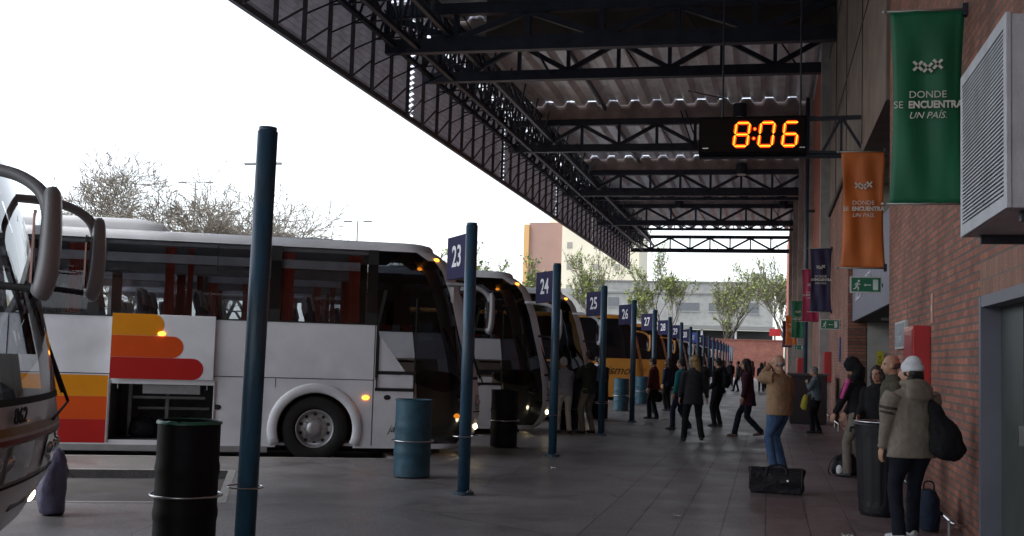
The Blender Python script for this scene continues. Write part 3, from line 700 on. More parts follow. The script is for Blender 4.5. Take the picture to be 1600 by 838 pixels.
def ring_pts(z, off=0.):
    hw = lerp_tab(HWT, z)+off; xf = lerp_tab(NOSE, z)+off; rc = .34 if z < 2.9 else .34+(z-2.9)*.5; bulge = .10
    P = [(x, -hw) for x in XS[:-1]]
    xe = xf-bulge-rc
    for q in (.5, 1.): P.append((XS[-2]+(xe-XS[-2])*q, -hw))
    for i in range(1, 6):
        a = R(90)*i/6+0; P.append((xe+rc*math.sin(a), -hw+rc*(1-math.cos(a))))
    F_ = [(xf-bulge*((-hw+rc+(hw-rc)*2*i/8)/hw)**2*1.0, -hw+rc+(hw-rc)*2*i/8) for i in range(0, 9)]
    F_[0] = (xf-bulge*((hw-rc)/hw)**2*1.0, -hw+rc); P += F_
    P += [(x, -y) for x, y in P[:len(XS)+6][::-1]]
    # order: right side rear->front, corner, front, left corner, left side front->rear
    return P
N_SIDE = len(XS)+1          # index of last straight point on the right side
NPT = len(ring_pts(1.0))
FR0 = N_SIDE                # first corner point index
FR1 = NPT-1-FR0
def shell(m_, c0, c1, z0, z1, off=0., closed_end=False):
    zz = [z for z in ZS if z0 < z < z1]; zz = [z0]+zz+[z1]
    rows = [ring_pts(z, off) for z in zz]
    for j in range(len(zz)-1):
        for c in range(c0, c1):
            a, b = rows[j][c], rows[j][c+1]; d, e = rows[j+1][c], rows[j+1][c+1]
            m_.poly([(a[0], a[1], zz[j]), (b[0], b[1], zz[j]), (e[0], e[1], zz[j+1]), (d[0], d[1], zz[j+1])])
def col(x): return XS.index(x)
def coach(name, label, group, paint, k, ds=0, dt=0, hero=0, number=None, stripes=None, mirror_paint=PG, pods=True, extra=None, WB=2.12, door=True):
    s0, t0 = .65+2.28*k+ds, 18.85+5.0*k+dt
    p = ST(s0, t0); r_ = empty(name, (p[0], p[1], -.1), label, 'coach', group, RZ)
    G_ = GCL if hero else GDK
    B = MB(); B.smooth = True; B.use(paint)
    last = NPT-1
    mir = lambda c: last-c
    cA = col(-8.9); cB = col(.88)
    hold = (col(-2.99), col(-1.52))
    # lower straight side z .22-1.26 : flat plate with arches ; upper strip 1.26-2.12
    def arch_plate(y, x_a, x_b, arches, z0=.22, z1=1.26):
        pts = [(x_a, z1)]; xs = [x_a]
        pts = [(x_a, z0)]
        for ax in sorted(arches):
            if x_a < ax < x_b:
                for i in range(0, 17):
                    a = math.pi-math.pi*i/16; r0 = .58
                    zz_ = .5+r0*math.sin(a); xx = ax+r0*math.cos(a)
                    if i in (0, 16): pts.append((xx, z0))
                    pts.append((xx, max(zz_, z0)))
                    if i == 16: pts.append((xx, z0))
        pts += [(x_b, z0), (x_b, z1), (x_a, z1)]
        seen = []
        for q in pts:
            if not seen or (abs(q[0]-seen[-1][0])+abs(q[1]-seen[-1][1])) > 1e-5: seen.append(q)
        B.smooth = False; B.poly([(x, y, z) for x, z in seen]); B.smooth = True
    ar = (0, -6.1)
    hwl = 1.25
    if hero == 1:
        arch_plate(-hwl, -8.9, -2.99, ar); arch_plate(-hwl, -1.52, 1.3, ar)
        B.smooth = False; B.poly([(-2.99, -hwl, 1.12), (-1.52, -hwl, 1.12), (-1.52, -hwl, 1.26), (-2.99, -hwl, 1.26)]); B.poly([(-2.99, -hwl, .22), (-1.52, -hwl, .22), (-1.52, -hwl, .30), (-2.99, -hwl, .30)]); B.smooth = True
    else: arch_plate(-hwl, -8.9, 1.3, ar)
    arch_plate(hwl, -8.9, 1.3, ar)
    shell(B, 0, cA, .22, 1.26); shell(B, mir(cA), last, .22, 1.26)
    shell(B, 0, cB, 1.26, WB); shell(B, mir(cB), last, 1.26, WB)
    # front: corner columns and nose below the windscreen
    shell(B, FR0+1, FR1, .22, 1.34); shell(B, FR0, FR0+1, .22, .30)
    # bits between x=.88.. corner : door (right), driver's side left
    shell(B, mir(FR0), mir(cB)-0, .22, 1.6)            # left side cab
    shell(B, cB, FR0, 1.1 if 0 else .22, .30)
    # corner posts (A pillars)
    shell(B, FR0+1, FR0+5, 1.34, 3.05, .004); shell(B, FR1-5, FR1-2, 1.34, 3.05, .004)
    # rear
    rws = [ring_pts(z) for z in ZS]
    for j in range(len(ZS)-1):
        a, b, c, d = rws[j][0], rws[j][-1], rws[j+1][-1], rws[j+1][0]
        B.poly([(a[0], a[1], ZS[j]), (b[0], b[1], ZS[j]), (c[0], c[1], ZS[j+1]), (d[0], d[1], ZS[j+1])])
    # roof: above glass
    shell(B, 0, last, 3.16, 3.2)
    shell(B, FR0, FR1, 3.05, 3.16)
    base = ring_pts(3.2); prev = [(x, y, 3.2) for x, y in base]
    for sc_, dz in ((.97, .055), (.90, .095), (.6, .12), (.0, .13)):
        cur = [(x*(1-(1-sc_)*.35) if x > 0 else x*(1-(1-sc_)*.04), y*sc_, 3.2+dz) for x, y in base]
        for c in range(last): B.poly([prev[c], prev[c+1], cur[c+1], cur[c]])
        B.poly([prev[last], prev[0], cur[0], cur[last]]); prev = cur
    # floor pan
    B.smooth = False; B.box((REAR+.1, -1.2, .26), (1.3, 1.2, .30)) if hero != 1 else B.box((REAR+.1, -1.15, .24), (1.3, 1.2, .28))
    PB = MB(); PB.smooth = True
    body = B.build('body', None, r_, fix=True)
    # glass
    gl = MB(); gl.smooth = True
    shell(gl, cA, cB, WB, 3.16, -.004); o = gl.build('side_window', G_, r_, fix=True)
    gl = MB(); gl.smooth = True; shell(gl, mir(cB), mir(cA), WB, 3.16, -.004); gl.build('side_window', G_, r_, fix=True)
    gl = MB(); gl.smooth = True; shell(gl, FR0+5, FR1-5, 1.34, 3.05, .006); gl.build('windscreen', G_, r_, fix=True)
    if not door: shell(PB, cB, FR0+2, .22, WB+.12)
    if not door: PB.build('front_side_panel', paint, r_, fix=True)
    gl = MB(); gl.smooth = True; shell(gl, cB, FR0+2, 2.12 if door else WB+.12, 3.16, -.003)
    if door: shell(gl, cB+1, FR0+2, .30, 2.12, -.003)
    gl.build('door_glass', GDK if not hero else glass('door_tint', (.10, .11, .13), .45), r_, fix=True)
    gl = MB(); gl.smooth = True; shell(gl, mir(FR0+2), mir(cB), 1.6, 3.16, -.003); gl.build('cab_window', G_, r_, fix=True)
    # small driver-side style quarter window on the right with frame and lower white panel
    m_ = MB(); m_.box((.885, -1.254, .30), (1.50, -1.244, 1.12)); m_.build('door_panel', paint, r_)
    m_ = MB()
    for a, b in () if not door else (((.885, 1.12), (1.50, 1.12)), ((.905, 1.12), (.905, 2.14)), ((.885, 1.38), (1.50, 1.38)), ((1.49, .3), (1.49, 2.5)), ((.905, 2.14), (1.0, 2.6))):
        m_.beam((a[0], -1.256, a[1]), (b[0], -1.256, b[1]), .016, .05)
    if door: m_.build('window_frame', BLK, r_)
    if hero == 1:
        m_ = MB(); m_.poly([(.93, -1.2535, 1.40), (1.35, -1.2535, 1.40), (.93, -1.2535, 1.95)]); m_.poly([(.93, -1.2535, 1.15), (1.47, -1.2535, 1.15), (1.47, -1.2535, 1.35), (.93, -1.2535, 1.35)]); m_.build('white_quarter_shapes', PW, r_)  # flat white triangle and strip laid over the quarter window
    # mid seams
    m_ = MB()
    for x in (.86, -.15 if 0 else .02, -3.01, -4.45, -5.2, -7.6):
        z1 = 2.1; z0 = 1.28 if -.7 < x < .7 else .26
        if x == .02: continue
        m_.beam((x, -1.2515, z0), (x, -1.2515, z1), .006, .012, up=(1, 0, 0))
    m_.beam((-8.8, -1.2515, 1.26), (.86, -1.2515, 1.26), .006, .012); m_.beam((-.62, -1.2515, 1.12), (-.62, -1.2515, 1.26), .006, .01)
    for s in (-1,): m_.beam((-8.9, s*1.2515, 2.115), (.88, s*1.2515, 2.115), .012, .02)
    m_.build('trim_line', BLK, r_)
    # sill
    m_ = MB(); m_.box((-5.4, -1.27, .14), (-.7, -1.1, .23)); m_.build('skirt', mat('alu_sill', (.35, .35, .35), .4, .5), r_)
    # wheels
    for ax in ar:
        for sd in (-1, 1):
            wr = bpy.data.objects.new('wheel', None); COL.objects.link(wr); wr.parent = r_; wr.location = (ax, sd*1.08, .5); wr.rotation_euler = (0, 0, 0 if sd < 0 else math.pi)
            m_ = MB(); m_.smooth = True
            prof = [(.29, .10), (.30, -.13), (.34, -.15), (.46, -.15), (.50, -.11), (.50, .13)]
            n = 40
            for (ra, ya), (rb_, yb) in zip(prof, prof[1:]):
                for q in range(n):
                    a0, a1 = 2*math.pi*q/n, 2*math.pi*(q+1)/n
                    m_.poly([(ra*math.cos(a0), ya, ra*math.sin(a0)), (ra*math.cos(a1), ya, ra*math.sin(a1)), (rb_*math.cos(a1), yb, rb_*math.sin(a1)), (rb_*math.cos(a0), yb, rb_*math.sin(a0))])
            m_.build('tyre', TYR, wr, fix=True)
            m_ = MB(); m_.smooth = True
            prof = [(.292, -.13), (.275, -.135), (.262, -.10), (.235, -.045), (.20, -.03), (.13, -.09), (.115, -.12), (.06, -.13), (.0001, -.13)]
            for (ra, ya), (rb_, yb) in zip(prof, prof[1:]):
                for q in range(n):
                    a0, a1 = 2*math.pi*q/n, 2*math.pi*(q+1)/n
                    m_.poly([(ra*math.cos(a0), ya, ra*math.sin(a0)), (ra*math.cos(a1), ya, ra*math.sin(a1)), (rb_*math.cos(a1), yb, rb_*math.sin(a1)), (rb_*math.cos(a0), yb, rb_*math.sin(a0))])
            rim = m_.build('rim', RIM, wr, fix=True)
            if hero:
                m_ = MB()
                for q in range(10):
                    a = 2*math.pi*(q+.5)/10; m_.tube([(.218*math.cos(a), -.055, .218*math.sin(a)), (.218*math.cos(a), -.02, .218*math.sin(a))], .026, 10)
                m_.build('rim_openings', BLK, wr)
                m_ = MB()
                for q in range(10):
                    a = 2*math.pi*q/10; m_.tube([(.16*math.cos(a), -.085, .16*math.sin(a)), (.16*math.cos(a), -.05, .16*math.sin(a))], .014, 6)
                m_.build('wheel_nuts', CHR, wr)
        if 1:
            m_ = MB(); m_.smooth = True
            pts = []
            for i in range(25):
                a = math.pi*1.12-math.pi*1.24*i/24; pts.append((ax+.64*math.cos(a), -1.262, .5+.62*math.sin(a)))
            m_.tube(pts, [(.03, .075)]*25, 8, side=(0, 1, 0)); m_.build('wheel_arch', paint, r_)
        m_ = MB(); m_.box((ax-.66, -.75, .3), (ax+.66, .75, 1.2)); m_.build('wheel_well', BLK, r_)
    # chassis
    m_ = MB(); m_.box((REAR+.3, -.7, .12), (2.0, .7, .26)); m_.build('chassis', BLK, r_)
    # roof AC pod
    if pods:
        m_ = MB(); m_.smooth = True; zt = 3.5
        secs = [(-6.2, .6, .0), (-6.1, .95, .10), (-5.6, 1.0, .19), (-2.75, 1.0, .19), (-2.4, .98, .14), (-2.25, .85, .0)]
        rows = []
        for x, hw, h in secs: rows.append([(x, -hw, 3.27), (x, -hw, 3.27+h*.6), (x, -hw*.88, 3.27+h), (x, hw*.88, 3.27+h), (x, hw, 3.27+h*.6), (x, hw, 3.27)])
        for a, b in zip(rows, rows[1:]):
            for i in range(5): m_.poly([a[i], b[i], b[i+1], a[i+1]])
        m_.build('roof_unit', paint, r_, fix=True)
        m_ = MB(); m_.box((-.8, -.4, 3.31), (.2, .4, 3.36)); m_.build('roof_hatch', PG, r_, bevel=.02)
    # mirrors
    for sd in (-1, 1):
        mk = len(bpy.data.objects); m_ = MB(); m_.smooth = True
        y0 = sd*1.12
        pts = [(1.95, y0, 2.80), (2.25, y0+sd*.02, 2.79), (2.46, y0+sd*.05, 2.75), (2.60, y0+sd*.08, 2.66), (2.655, y0+sd*.1, 2.54), (2.66, y0+sd*.1, 2.42)]
        m_.tube(catmull(pts, 4), [(.055+.02*i/20, .032+.012*i/20) for i in range(21)], 10, side=(0, 1, 0))
        arm = m_.build('mirror_arm', mirror_paint, r_)
        m_ = MB(); m_.smooth = True
        m_.tube([p-Vector((.1, 0, .10)) for p in catmull([(2.76, y0+sd*.1, 2.78), (2.77, y0+sd*.1, 2.72), (2.775, y0+sd*.1, 2.5), (2.765, y0+sd*.1, 2.3), (2.74, y0+sd*.1, 2.18), (2.72, y0+sd*.1, 2.14)], 3)], [(.05, .03), (.08, .038), (.095, .045), (.105, .05), (.11, .052), (.115, .055), (.115, .058), (.115, .06), (.115, .06), (.115, .062), (.115, .062), (.11, .06), (.11, .058), (.10, .055), (.09, .05), (.06, .03)], 14, side=(0, 1, 0))
        mh = m_.build('mirror_housing', mirror_paint, r_)
        m_ = MB(); m_.box((2.588, y0+sd*.1-.085, 2.12), (2.600, y0+sd*.1+.085, 2.54)); m_.build('mirror_glass', mat('mirror_silver', (.55, .57, .6), .03, 1, 0), mh)
        m_ = MB(); m_.tube([(2.25, y0-sd*.05, 2.12), (2.6, y0+sd*.1, 2.09)], .022, 8); ms_ = m_.build('mirror_stay', BLK, r_)
        if hero == 2: arm.location.x = mh.location.x = ms_.location.x = .16 if sd < 0 else .06
        if hero == 2 and sd < 0: arm.location.z = mh.location.z = ms_.location.z = -.09
    # front: bumper seam, lamps, wipers, plate
    if hero or k < 4:
        for sd in (-1, 1):
            hd = bpy.data.objects.new('headlight', None); COL.objects.link(hd); hd.parent = r_
            m_ = MB(); m_.smooth = True; c0 = (FR0+3 if sd < 0 else FR1-8); shell(m_, c0, c0+5, .83, 1.06, .006); o = m_.build('lens_cover', LENS, hd, fix=True)
            for q in range(3):
                pr = ring_pts(.95, .008)[c0+1+q]; m_ = MB(); m_.smooth = True; m_.ell((pr[0]-.035, pr[1], .945), (.05, .06, .06), 12, 8); m_.build('lamp_bowl', mat('bowl_chrome', (.6, .6, .6), .12, 1), hd)
            m_ = MB(); m_.smooth = True; pr = ring_pts(.56, .004)[FR0+5 if sd < 0 else FR1-5]; m_.ell((pr[0]-.012, pr[1], .56), (.03, .06, .045), 12, 8); m_.build('fog_light', LMP if hero != 1 or sd < 0 else LMP, r_)
            m_ = MB(); m_.smooth = True; c = ring_pts(3.08, .01)[FR0+2 if sd < 0 else FR1-2]; m_.ell((c[0]-.01, c[1], 3.07), (.05, .05, .025), 10, 6); m_.build('marker_light', AMB, r_)
        m_ = MB(); shell(m_, FR0+2, FR1-2, .79, .81, .008); shell(m_, FR0+2, FR1-2, 1.30, 1.345, .009); m_.build('bumper_seam', BLK, r_, fix=True)
        m_ = MB(); x_ = lerp_tab(NOSE, .5); m_.box((x_-.02, -.25, .60), (x_+.03, .25, .73)); m_.build('licence_plate', mat('plate_dark', (.03, .03, .035), .4), r_)
        for sd in (-1, 1) if hero != 2 else (1,):
            m_ = MB(); x0 = lerp_tab(NOSE, 1.2)+.04; x1 = lerp_tab(NOSE, 2.2)+.02
            m_.tube([(x0-.02, sd*.35, 1.16), (x0-.02, sd*.9, 1.26), (x1-.12, sd*.96, 2.1)], .012, 6); m_.tube([(x0-.08, sd*1.0, 1.32), (x1-.16, sd*1.02, 2.15)], .014, 6); m_.build('wiper', BLK, r_)
    if hero:
        # interior
        m_ = MB(); m_.box((REAR+.3, -1.15, 1.3), (1.3, 1.15, 1.36)); m_.build('cabin_floor', mat('cabin_floor', (.05, .05, .05), .9), r_)
        m_ = MB(); m_.box((REAR+.2, -1.02, 3.1), (1.2, 1.02, 3.15)); m_.box((REAR+.2, .62, 2.82), (.6, 1.08, 2.98)); m_.box((REAR+.2, -1.08, 2.86), (.6, -.7, 2.98)); m_.build('luggage_rack', mat('cabin_grey', (.45, .45, .48), .7), r_)
        sm_ = soft((.05, .055, .09), 'seat_fabric'); hd_ = soft((.55, .55, .55), 'headrest_cloth')
        x = -8.4
        while x < .4:
            for yy in (-.86, -.42, .42, .86):
                st = MB(); st.box((x, yy-.2, 1.36), (x+.45, yy+.2, 1.8)); st.smooth = True
                st.tube([(x-.02, yy, 1.75), (x-.12, yy, 2.2), (x-.17, yy, 2.42), (x-.18, yy, 2.5)], [(.2, .06), (.2, .06), (.15, .06), (.08, .04)], 12, side=(0, 1, 0))
                so_ = st.build('seat', sm_, r_)
                st = MB(); st.smooth = True; st.tube([(x-.13, yy, 2.27), (x-.165, yy, 2.40), (x-.178, yy, 2.505)], [(.16, .075), (.14, .075), (.085, .06)], 12, side=(0, 1, 0)); st.build('headrest_cover', hd_, so_)
            x += .84
        cu_ = mat('red_curtain', (.42, .06, .035), .85, 0, .12, 5)
        for xc, wd in ((-7.6, .3), (-5.0, .3), (-4.3, .3), (-2.25, .16), (-1.95, .1), (-.86, .2), (-.5, .22), (.52, .2), (-3.6, .22)):
            for sd in (-1, 1):
                m_ = MB(); m_.smooth = True; n = 24
                pts = [(xc-wd/2+wd*i/n, sd*(1.09+.03*math.sin(i*1.6))) for i in range(n+1)]
                for a, b in zip(pts, pts[1:]):
                    m_.poly([(a[0], a[1], 2.14), (b[0], b[1], 2.14), (xc+(b[0]-xc)*.8, b[1]*.985, 2.6), (xc+(a[0]-xc)*.8, a[1]*.985, 2.6)])
                    m_.poly([(xc+(a[0]-xc)*.8, a[1]*.985, 2.6), (xc+(b[0]-xc)*.8, b[1]*.985, 2.6), (b[0], b[1]*.96, 3.08), (a[0], a[1]*.96, 3.08)])
                m_.build('curtain', cu_, r_, fix=True)
        m_ = MB()
        for x in (-7.0, -4.45, -3.3, -.68, .80):
            for sd in (-1, 1): m_.beam((x, sd*1.225, 2.1), (x, sd*1.14, 3.16), .05, .16, up=(1, 0, 0))
        [q.build('window_pillar', BLK, r_) for q in islands(m_)]
        for sd in (-1, 1):
            m_ = MB(); xx0, xx1 = -2.35, -1.55
            if sd < 0:
                m_.beam((-1.55, -1.232, 3.12), (-1.55, -1.248, 2.78), .012, .02); m_.beam((-1.55, -1.245, 2.76), (-.8, -1.245, 2.76), .012, .035); m_.beam((-.8, -1.232, 3.12), (-.8, -1.248, 2.78), .012, .02)
                m_.build('sliding_vent', BLK, r_)
        # dashboard and steering wheel
        m_ = MB(); m_.smooth = True; m_.tube([(2.0, -1.0, 1.25), (2.0, 1.0, 1.25)], [(.25, .16), (.25, .16)], 12, side=(1, 0, 0)); m_.build('dashboard', BLK, r_)
        m_ = MB(); m_.ring((1.6, .65, 1.55), .22, .018, 24); m_.build('steering_wheel', BLK, r_)
        m_ = MB(); m_.smooth = True; m_.tube([(1.0, -.55, 1.4), (.9, -.55, 2.0), (.85, -.55, 2.25)], [(.22, .08), (.22, .08), (.14, .06)], 12, side=(0, 1, 0)); m_.build('guide_seat', sm_, r_)
    if extra: extra(r_)
    def rem(o):
        if o.type == 'MESH' and not o.name.startswith(('mirror', 'wheel', 'tyre', 'rim')):
            for v in o.data.vertices:
                z = v.co.z+o.location.z
                if z > 2.12 and not o.name.startswith(('stripe', 'luggage_flap')): v.co.z += (z-2.12)*.11
                if hero == 2 and z < 1.0 and v.co.x > 1.2: v.co.x -= (1.0-z)*.30
        for c in o.children: rem(c)
    bpy.context.view_layer.update(); rem(r_)
    return r_
def catmull(P, n):
    P = [Vector(p) for p in P]; out = []
    Q = [P[0]*2-P[1]]+P+[P[-1]*2-P[-2]]
    for i in range(1, len(Q)-2):
        for k in range(n):
            t = k/n; a, b, c, d = Q[i-1], Q[i], Q[i+1], Q[i+2]
            out.append(.5*((2*b)+(-a+c)*t+(2*a-5*b+4*c-d)*t*t+(-a+3*b-3*c+d)*t**3))
    out.append(P[-1]); return out

S_OR = mat('stripe_orange', (.68, .25, .006), .5, 0, .06, 2, spec=.2); S_RO = mat('stripe_red_orange', (.62, .075, .006), .5, 0, .06, 2, spec=.2); S_RD = mat('stripe_red', (.42, .015, .012), .5, 0, .06, 2, spec=.2)
def livery(r_):
    def rr(x0, x1, z0, z1, y, m, nm, parent, rnd=True):
        m_ = MB(); P = [(x0, z0), (x1-(z1-z0)/2, z0)]
        rd = (z1-z0)/2
        if rnd:
            for i in range(1, 12): a = -math.pi/2+math.pi*i/12; P.append((x1-rd+rd*math.cos(a), z0+rd+rd*math.sin(a)))
        else: P = [(x0, z0), (x1, z0), (x1, z1)]
        if rnd: P.append((x1-rd, z1))
        P.append((x0, z1)); m_.extr(P, 1, y, y-.003); m_.build(nm, m, parent)
    # lifted luggage flap carrying the upper stripes
    m_ = MB(); m_.box((-3.0, -1.315, 1.20), (-1.53, -1.275, 2.15)); fl = m_.build('luggage_flap', PW, r_, bevel=.006)
    m_ = MB(); m_.tube([(-2.9, -1.27, 1.3), (-2.9, -1.15, 1.05)], .012, 6); m_.tube([(-1.62, -1.27, 1.3), (-1.62, -1.15, 1.05)], .012, 6); m_.build('gas_strut', CHR, fl)
    for (x1, z0, z1, m, nm) in ((-2.27, 1.835, 2.155, S_OR, 'stripe'), (-1.98, 1.515, 1.832, S_RO, 'stripe'), (-1.68, 1.195, 1.512, S_RD, 'stripe')):
        rr(-3.005, x1, z0, z1, -1.3155, m, nm, fl)
    for (z0, z1, m) in ((.925, 1.235, S_OR), (.59, .923, S_RO), (.25, .588, S_RD)):
        rr(-5.2, -3.03, z0, z1, -1.2512, m, 'stripe', r_, False)
    # hold
    m_ = MB(); x0, x1, z0, z1 = -2.99, -1.52, .28, 1.14
    m_.poly([(x0, 0, z0), (x1, 0, z0), (x1, 0, z1), (x0, 0, z1)]); m_.poly([(x0, -1.249, z1), (x1, -1.249, z1), (x1, 0, z1), (x0, 0, z1)])
    m_.poly([(x0, -1.249, z0+.02), (x1, -1.249, z0+.02), (x1, 0, z0+.02), (x0, 0, z0+.02)]); m_.poly([(x0, -1.249, z0), (x0, 0, z0), (x0, 0, z1), (x0, -1.249, z1)]); m_.poly([(x1, -1.249, z0), (x1, 0, z0), (x1, 0, z1), (x1, -1.249, z1)])
    m_.build('luggage_hold', mat('hold_inside', (.10, .10, .10), .6, 0, .3, 4, dirt=.6), r_)
    m_ = MB(); m_.beam((x0+.25, -.6, .9), (x1-.15, -.6, .9), .05, .04); m_.beam((x0+.3, -.3, .72), (x1-.1, -.3, .72), .05, .04); m_.box((x0+.45, -1.2, .98), (x1-.2, -.5, 1.12)); m_.beam((x0+.2, -.5, .3), (x0+.2, -.5, 1.1), .05); m_.beam((x0+.75, -.5, .3), (x0+.75, -.5, 1.1), .05); m_.build('hold_frame', mat('hold_metal', (.3, .3, .3), .5, .4), r_)
    m_ = MB(); m_.beam((x0-.02, -1.256, .26), (x0-.02, -1.256, 1.18), .02, .03); m_.beam((x1+.02, -1.256, .26), (x1+.02, -1.256, 1.18), .02, .03); m_.build('hold_edge', CHR, r_)
    for x, z in ((.75, .99), (-2.30, 1.87)):
        m_ = MB(); m_.smooth = True; y = -1.258 if x > 0 else -1.325; m_.ell((x, y, z), (.055, .02, .03), 12, 8); m_.build('side_marker', AMB, r_)
    for x, z in ((-1.45, .80), (1.08, 1.0), (1.42, .95)):
        m_ = MB(); m_.smooth = True; m_.ell((x, -1.256, z), (.055, .012, .04), 12, 8); m_.build('lock', BLK, r_)
    text_obj('door_lettering', 'ja', .16, BLK, r_, (1.16, -1.258, .52), (R(90), 0, 0), .001, shear=.4)
    m_ = MB(); m_.smooth = True; m_.ell((2.22, -.98, .72), (.05, .05, .04), 12, 8); m_.build('corner_lamp', AMB, r_)
    m_ = MB(); m_.box((2.03, -1.18, 2.50), (2.075, -1.08, 2.75)); m_.build('mirror_bracket', PS, r_)
coach('coach', 'white long distance coach with orange and red stripes and open luggage hold', 'coaches parked at the bays', PW, 0, hero=1, extra=livery)
def nose862(r_):
    for (z0, z1, m) in ((1.12, 1.17, mat('line_ochre', (.30, .17, .05), .4)), (1.10, 1.12, mat('line_pale', (.5, .42, .38), .4)), (1.07, 1.10, mat('line_maroon', (.25, .05, .04), .4))):
        m_ = MB(); m_.smooth = True; shell(m_, FR0-2, FR1, z0, z1, .005); m_.build('stripe', m, r_, fix=True)
    x_ = lerp_tab(NOSE, 1.24)
    text_obj('fleet_number', '862', .14, BLK, r_, (x_+.010, -.62, 1.235), (R(90), 0, R(88)), .004, sx=1.5, bold=.001)
coach('coach', 'silver grey coach numbered 862 with its nose at the left edge', 'coaches parked at the bays', PS, -2, ds=-.22, dt=-.7, hero=2, extra=nose862, pods=False)
def redmark(r_):
    m_ = MB(); m_.box((-.9, -1.254, .72), (-.2, -1.2505, .76)); m_.build('red_line', S_RD, r_)
    text_obj('lettering', 'e Flecha', .2, S_RD, r_, (.35, -1.253, .72), (R(90), 0, 0), .001, shear=.4)
coach('coach', 'white coach right behind pole 23 with curved white mirror arm', 'coaches parked at the bays', PW, 1, ds=.1, hero=3, extra=redmark, mirror_paint=PW)
coach('coach', 'grey white coach behind pole 24 where two men stand', 'coaches parked at the bays', PS, 2, ds=.15, hero=3, mirror_paint=PW)
def turismo(r_):
    text_obj('lettering', 'Turismo', .5, mat('script_dark', (.05, .035, .02), .5), r_, (1.0, -1.258, 1.25), (R(90), 0, 0), .001, shear=.45)
coach('coach', 'orange yellow coach with dark script lettering on its side, behind poles 25 and 26', 'coaches parked at the bays', PY, 5, ds=-.3, extra=turismo, mirror_paint=PY, WB=1.6, door=False)
coach('coach', 'second orange yellow coach, behind poles 27 and 28', 'coaches parked at the bays', PY, 7, ds=-.2, mirror_paint=PY, WB=1.6, door=False)
src = coach('coach', 'white coach behind poles 29 and 30', 'coaches parked at the bays', PW, 8, ds=.2, mirror_paint=PW)
index_kids()
for k, lb in ((9, 'white coach in the row beyond the orange ones, behind pole 31'), (11, 'distant white coach behind the far end of the pole row'), (13, 'second distant white coach near the far pole row end'), (16, 'farthest white coach at the end of the bays')):
    c = copy_tree(src); p = ST(.65+2.28*k, 18.85+5*k); c.location = (p[0], p[1], -.1); c['label'] = lb

# ------------------------------------------------------------------ far buildings and the end wall
ew = empty('end_wall', (-3, 125, 0), 'plain red brick end wall closing the far end of the platform', 'wall')
m_ = MB(); m_.box((-45, 0, 0), (4.6, .35, 4.0)); m_.build('brickwork', BRICKX, ew); m_ = MB(); m_.box((-45, -.06, 4.0), (4.6, .41, 4.12)); m_.build('coping', mat('brick_coping', (.2, .09, .07), .8), ew)
gb = empty('concrete_building', (-11, 165, 0), 'long low grey concrete building behind the far trees, with a shaded ground floor', 'building')
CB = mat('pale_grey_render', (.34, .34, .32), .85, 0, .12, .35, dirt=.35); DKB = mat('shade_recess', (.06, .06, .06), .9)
m_ = MB(); m_.box((-14, 0, 6.6), (11.6, 16, 13.0)); m_.box((-60, 4, 6.6), (-14, 16, 12)); m_.build('upper_storey', CB, gb)
m_ = MB(); m_.box((-14.3, -.5, 6.2), (11.9, 0, 6.75)); m_.box((-14.2, -.12, 11.2), (11.8, -.001, 11.45)); m_.box((-14.2, -.15, 12.9), (11.8, 16, 13.1)); m_.build('slab_edge', mat('slab_grey', (.22, .22, .21), .85), gb)
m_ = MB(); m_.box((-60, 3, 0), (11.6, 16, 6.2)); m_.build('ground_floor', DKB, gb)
WF = mat('white_garage_panel', (.6, .6, .58), .7, 0, .06, 1)
for x0, x1, z0, z1 in ((-8, -3.4, 2.6, 5.6), (4.6, 8.2, 2.6, 4.8)):
    m_ = MB(); m_.box((x0, 2.9, z0), (x1, 2.99, z1)); pn = m_.build('garage_panel', WF, gb)
    m_ = MB(); x = x0+.3
    while x < x1-.6: m_.box((x, 2.86, z1-1.3), (x+.55, 2.9, z1-.8)); x += .95
    m_.build('pane', DKB, pn)
m_ = MB()
for x in (-12, -6, 1.5, 6.3): m_.box((x, 0, 0), (x+.3, .3, 6.2))
[q.build('column', qm, gb) for qm in [mat('white_column', (.6, .6, .6), .7)] for q in islands(m_)]
for x0, z0, w_, h_ in ((-12, 9.2, 1.6, 1.4), (8.0, 8.6, 1.6, 1.5), (-2, 8.8, 3.2, 1.2), (2.6, 8.8, 2.2, 1.2)):
    m_ = MB(); m_.box((x0, -.05, z0), (x0+w_, -.001, z0+h_)); wn = m_.build('window', mat('dull_pane', (.14, .15, .16), .3), gb)
    m_ = MB(); m_.box((x0-.1, -.1, z0-.12), (x0+w_+.1, -.051, z0)); m_.build('sill', CB, wn)
m_ = MB(); m_.box((8.9, 2, 13.1), (10.6, 4, 14.5)); m_.build('roof_tank', mat('tank_green', (.12, .16, .14), .7), gb)
tw = empty('apartment_tower', (-38, 210, 0), 'tall pale cream tower with a red brown side, standing left beyond the canopy edge', 'building')
TB = mat('brown_render', (.40, .25, .20), .85, 0, .08, .3); TC = mat('cream_render', (.85, .78, .60), .85, 0, .06, .3)
m_ = MB(); m_.box((-6.6, 0, 0), (-.1, 12, 27)); m_.build('brown_block', TB, tw); m_ = MB(); m_.box((-.1, -1, 0), (14.5, 14, 33)); m_.box((-4, 6, 27.1), (-.1, 12, 28.5)); m_.build('cream_block', TC, tw)
m_ = MB(); m_.box((-7.6, -.5, 13.5), (-6.6, 5, 26.6)); m_.build('balcony_strip', mat('orange_render', (.70, .42, .17), .8), tw)
for z in (10, 14, 18, 22, 26):
    for x in (.9, 6, 10):
        m_ = MB(); m_.box((x, -1.05, z), (x+1, -1.001, z+1.2)); m_.build('window', mat('tower_pane', (.35, .33, .28), .4), tw)
m_ = MB(); m_.box((-7, .0, -0), (-6.6, .3, .5))
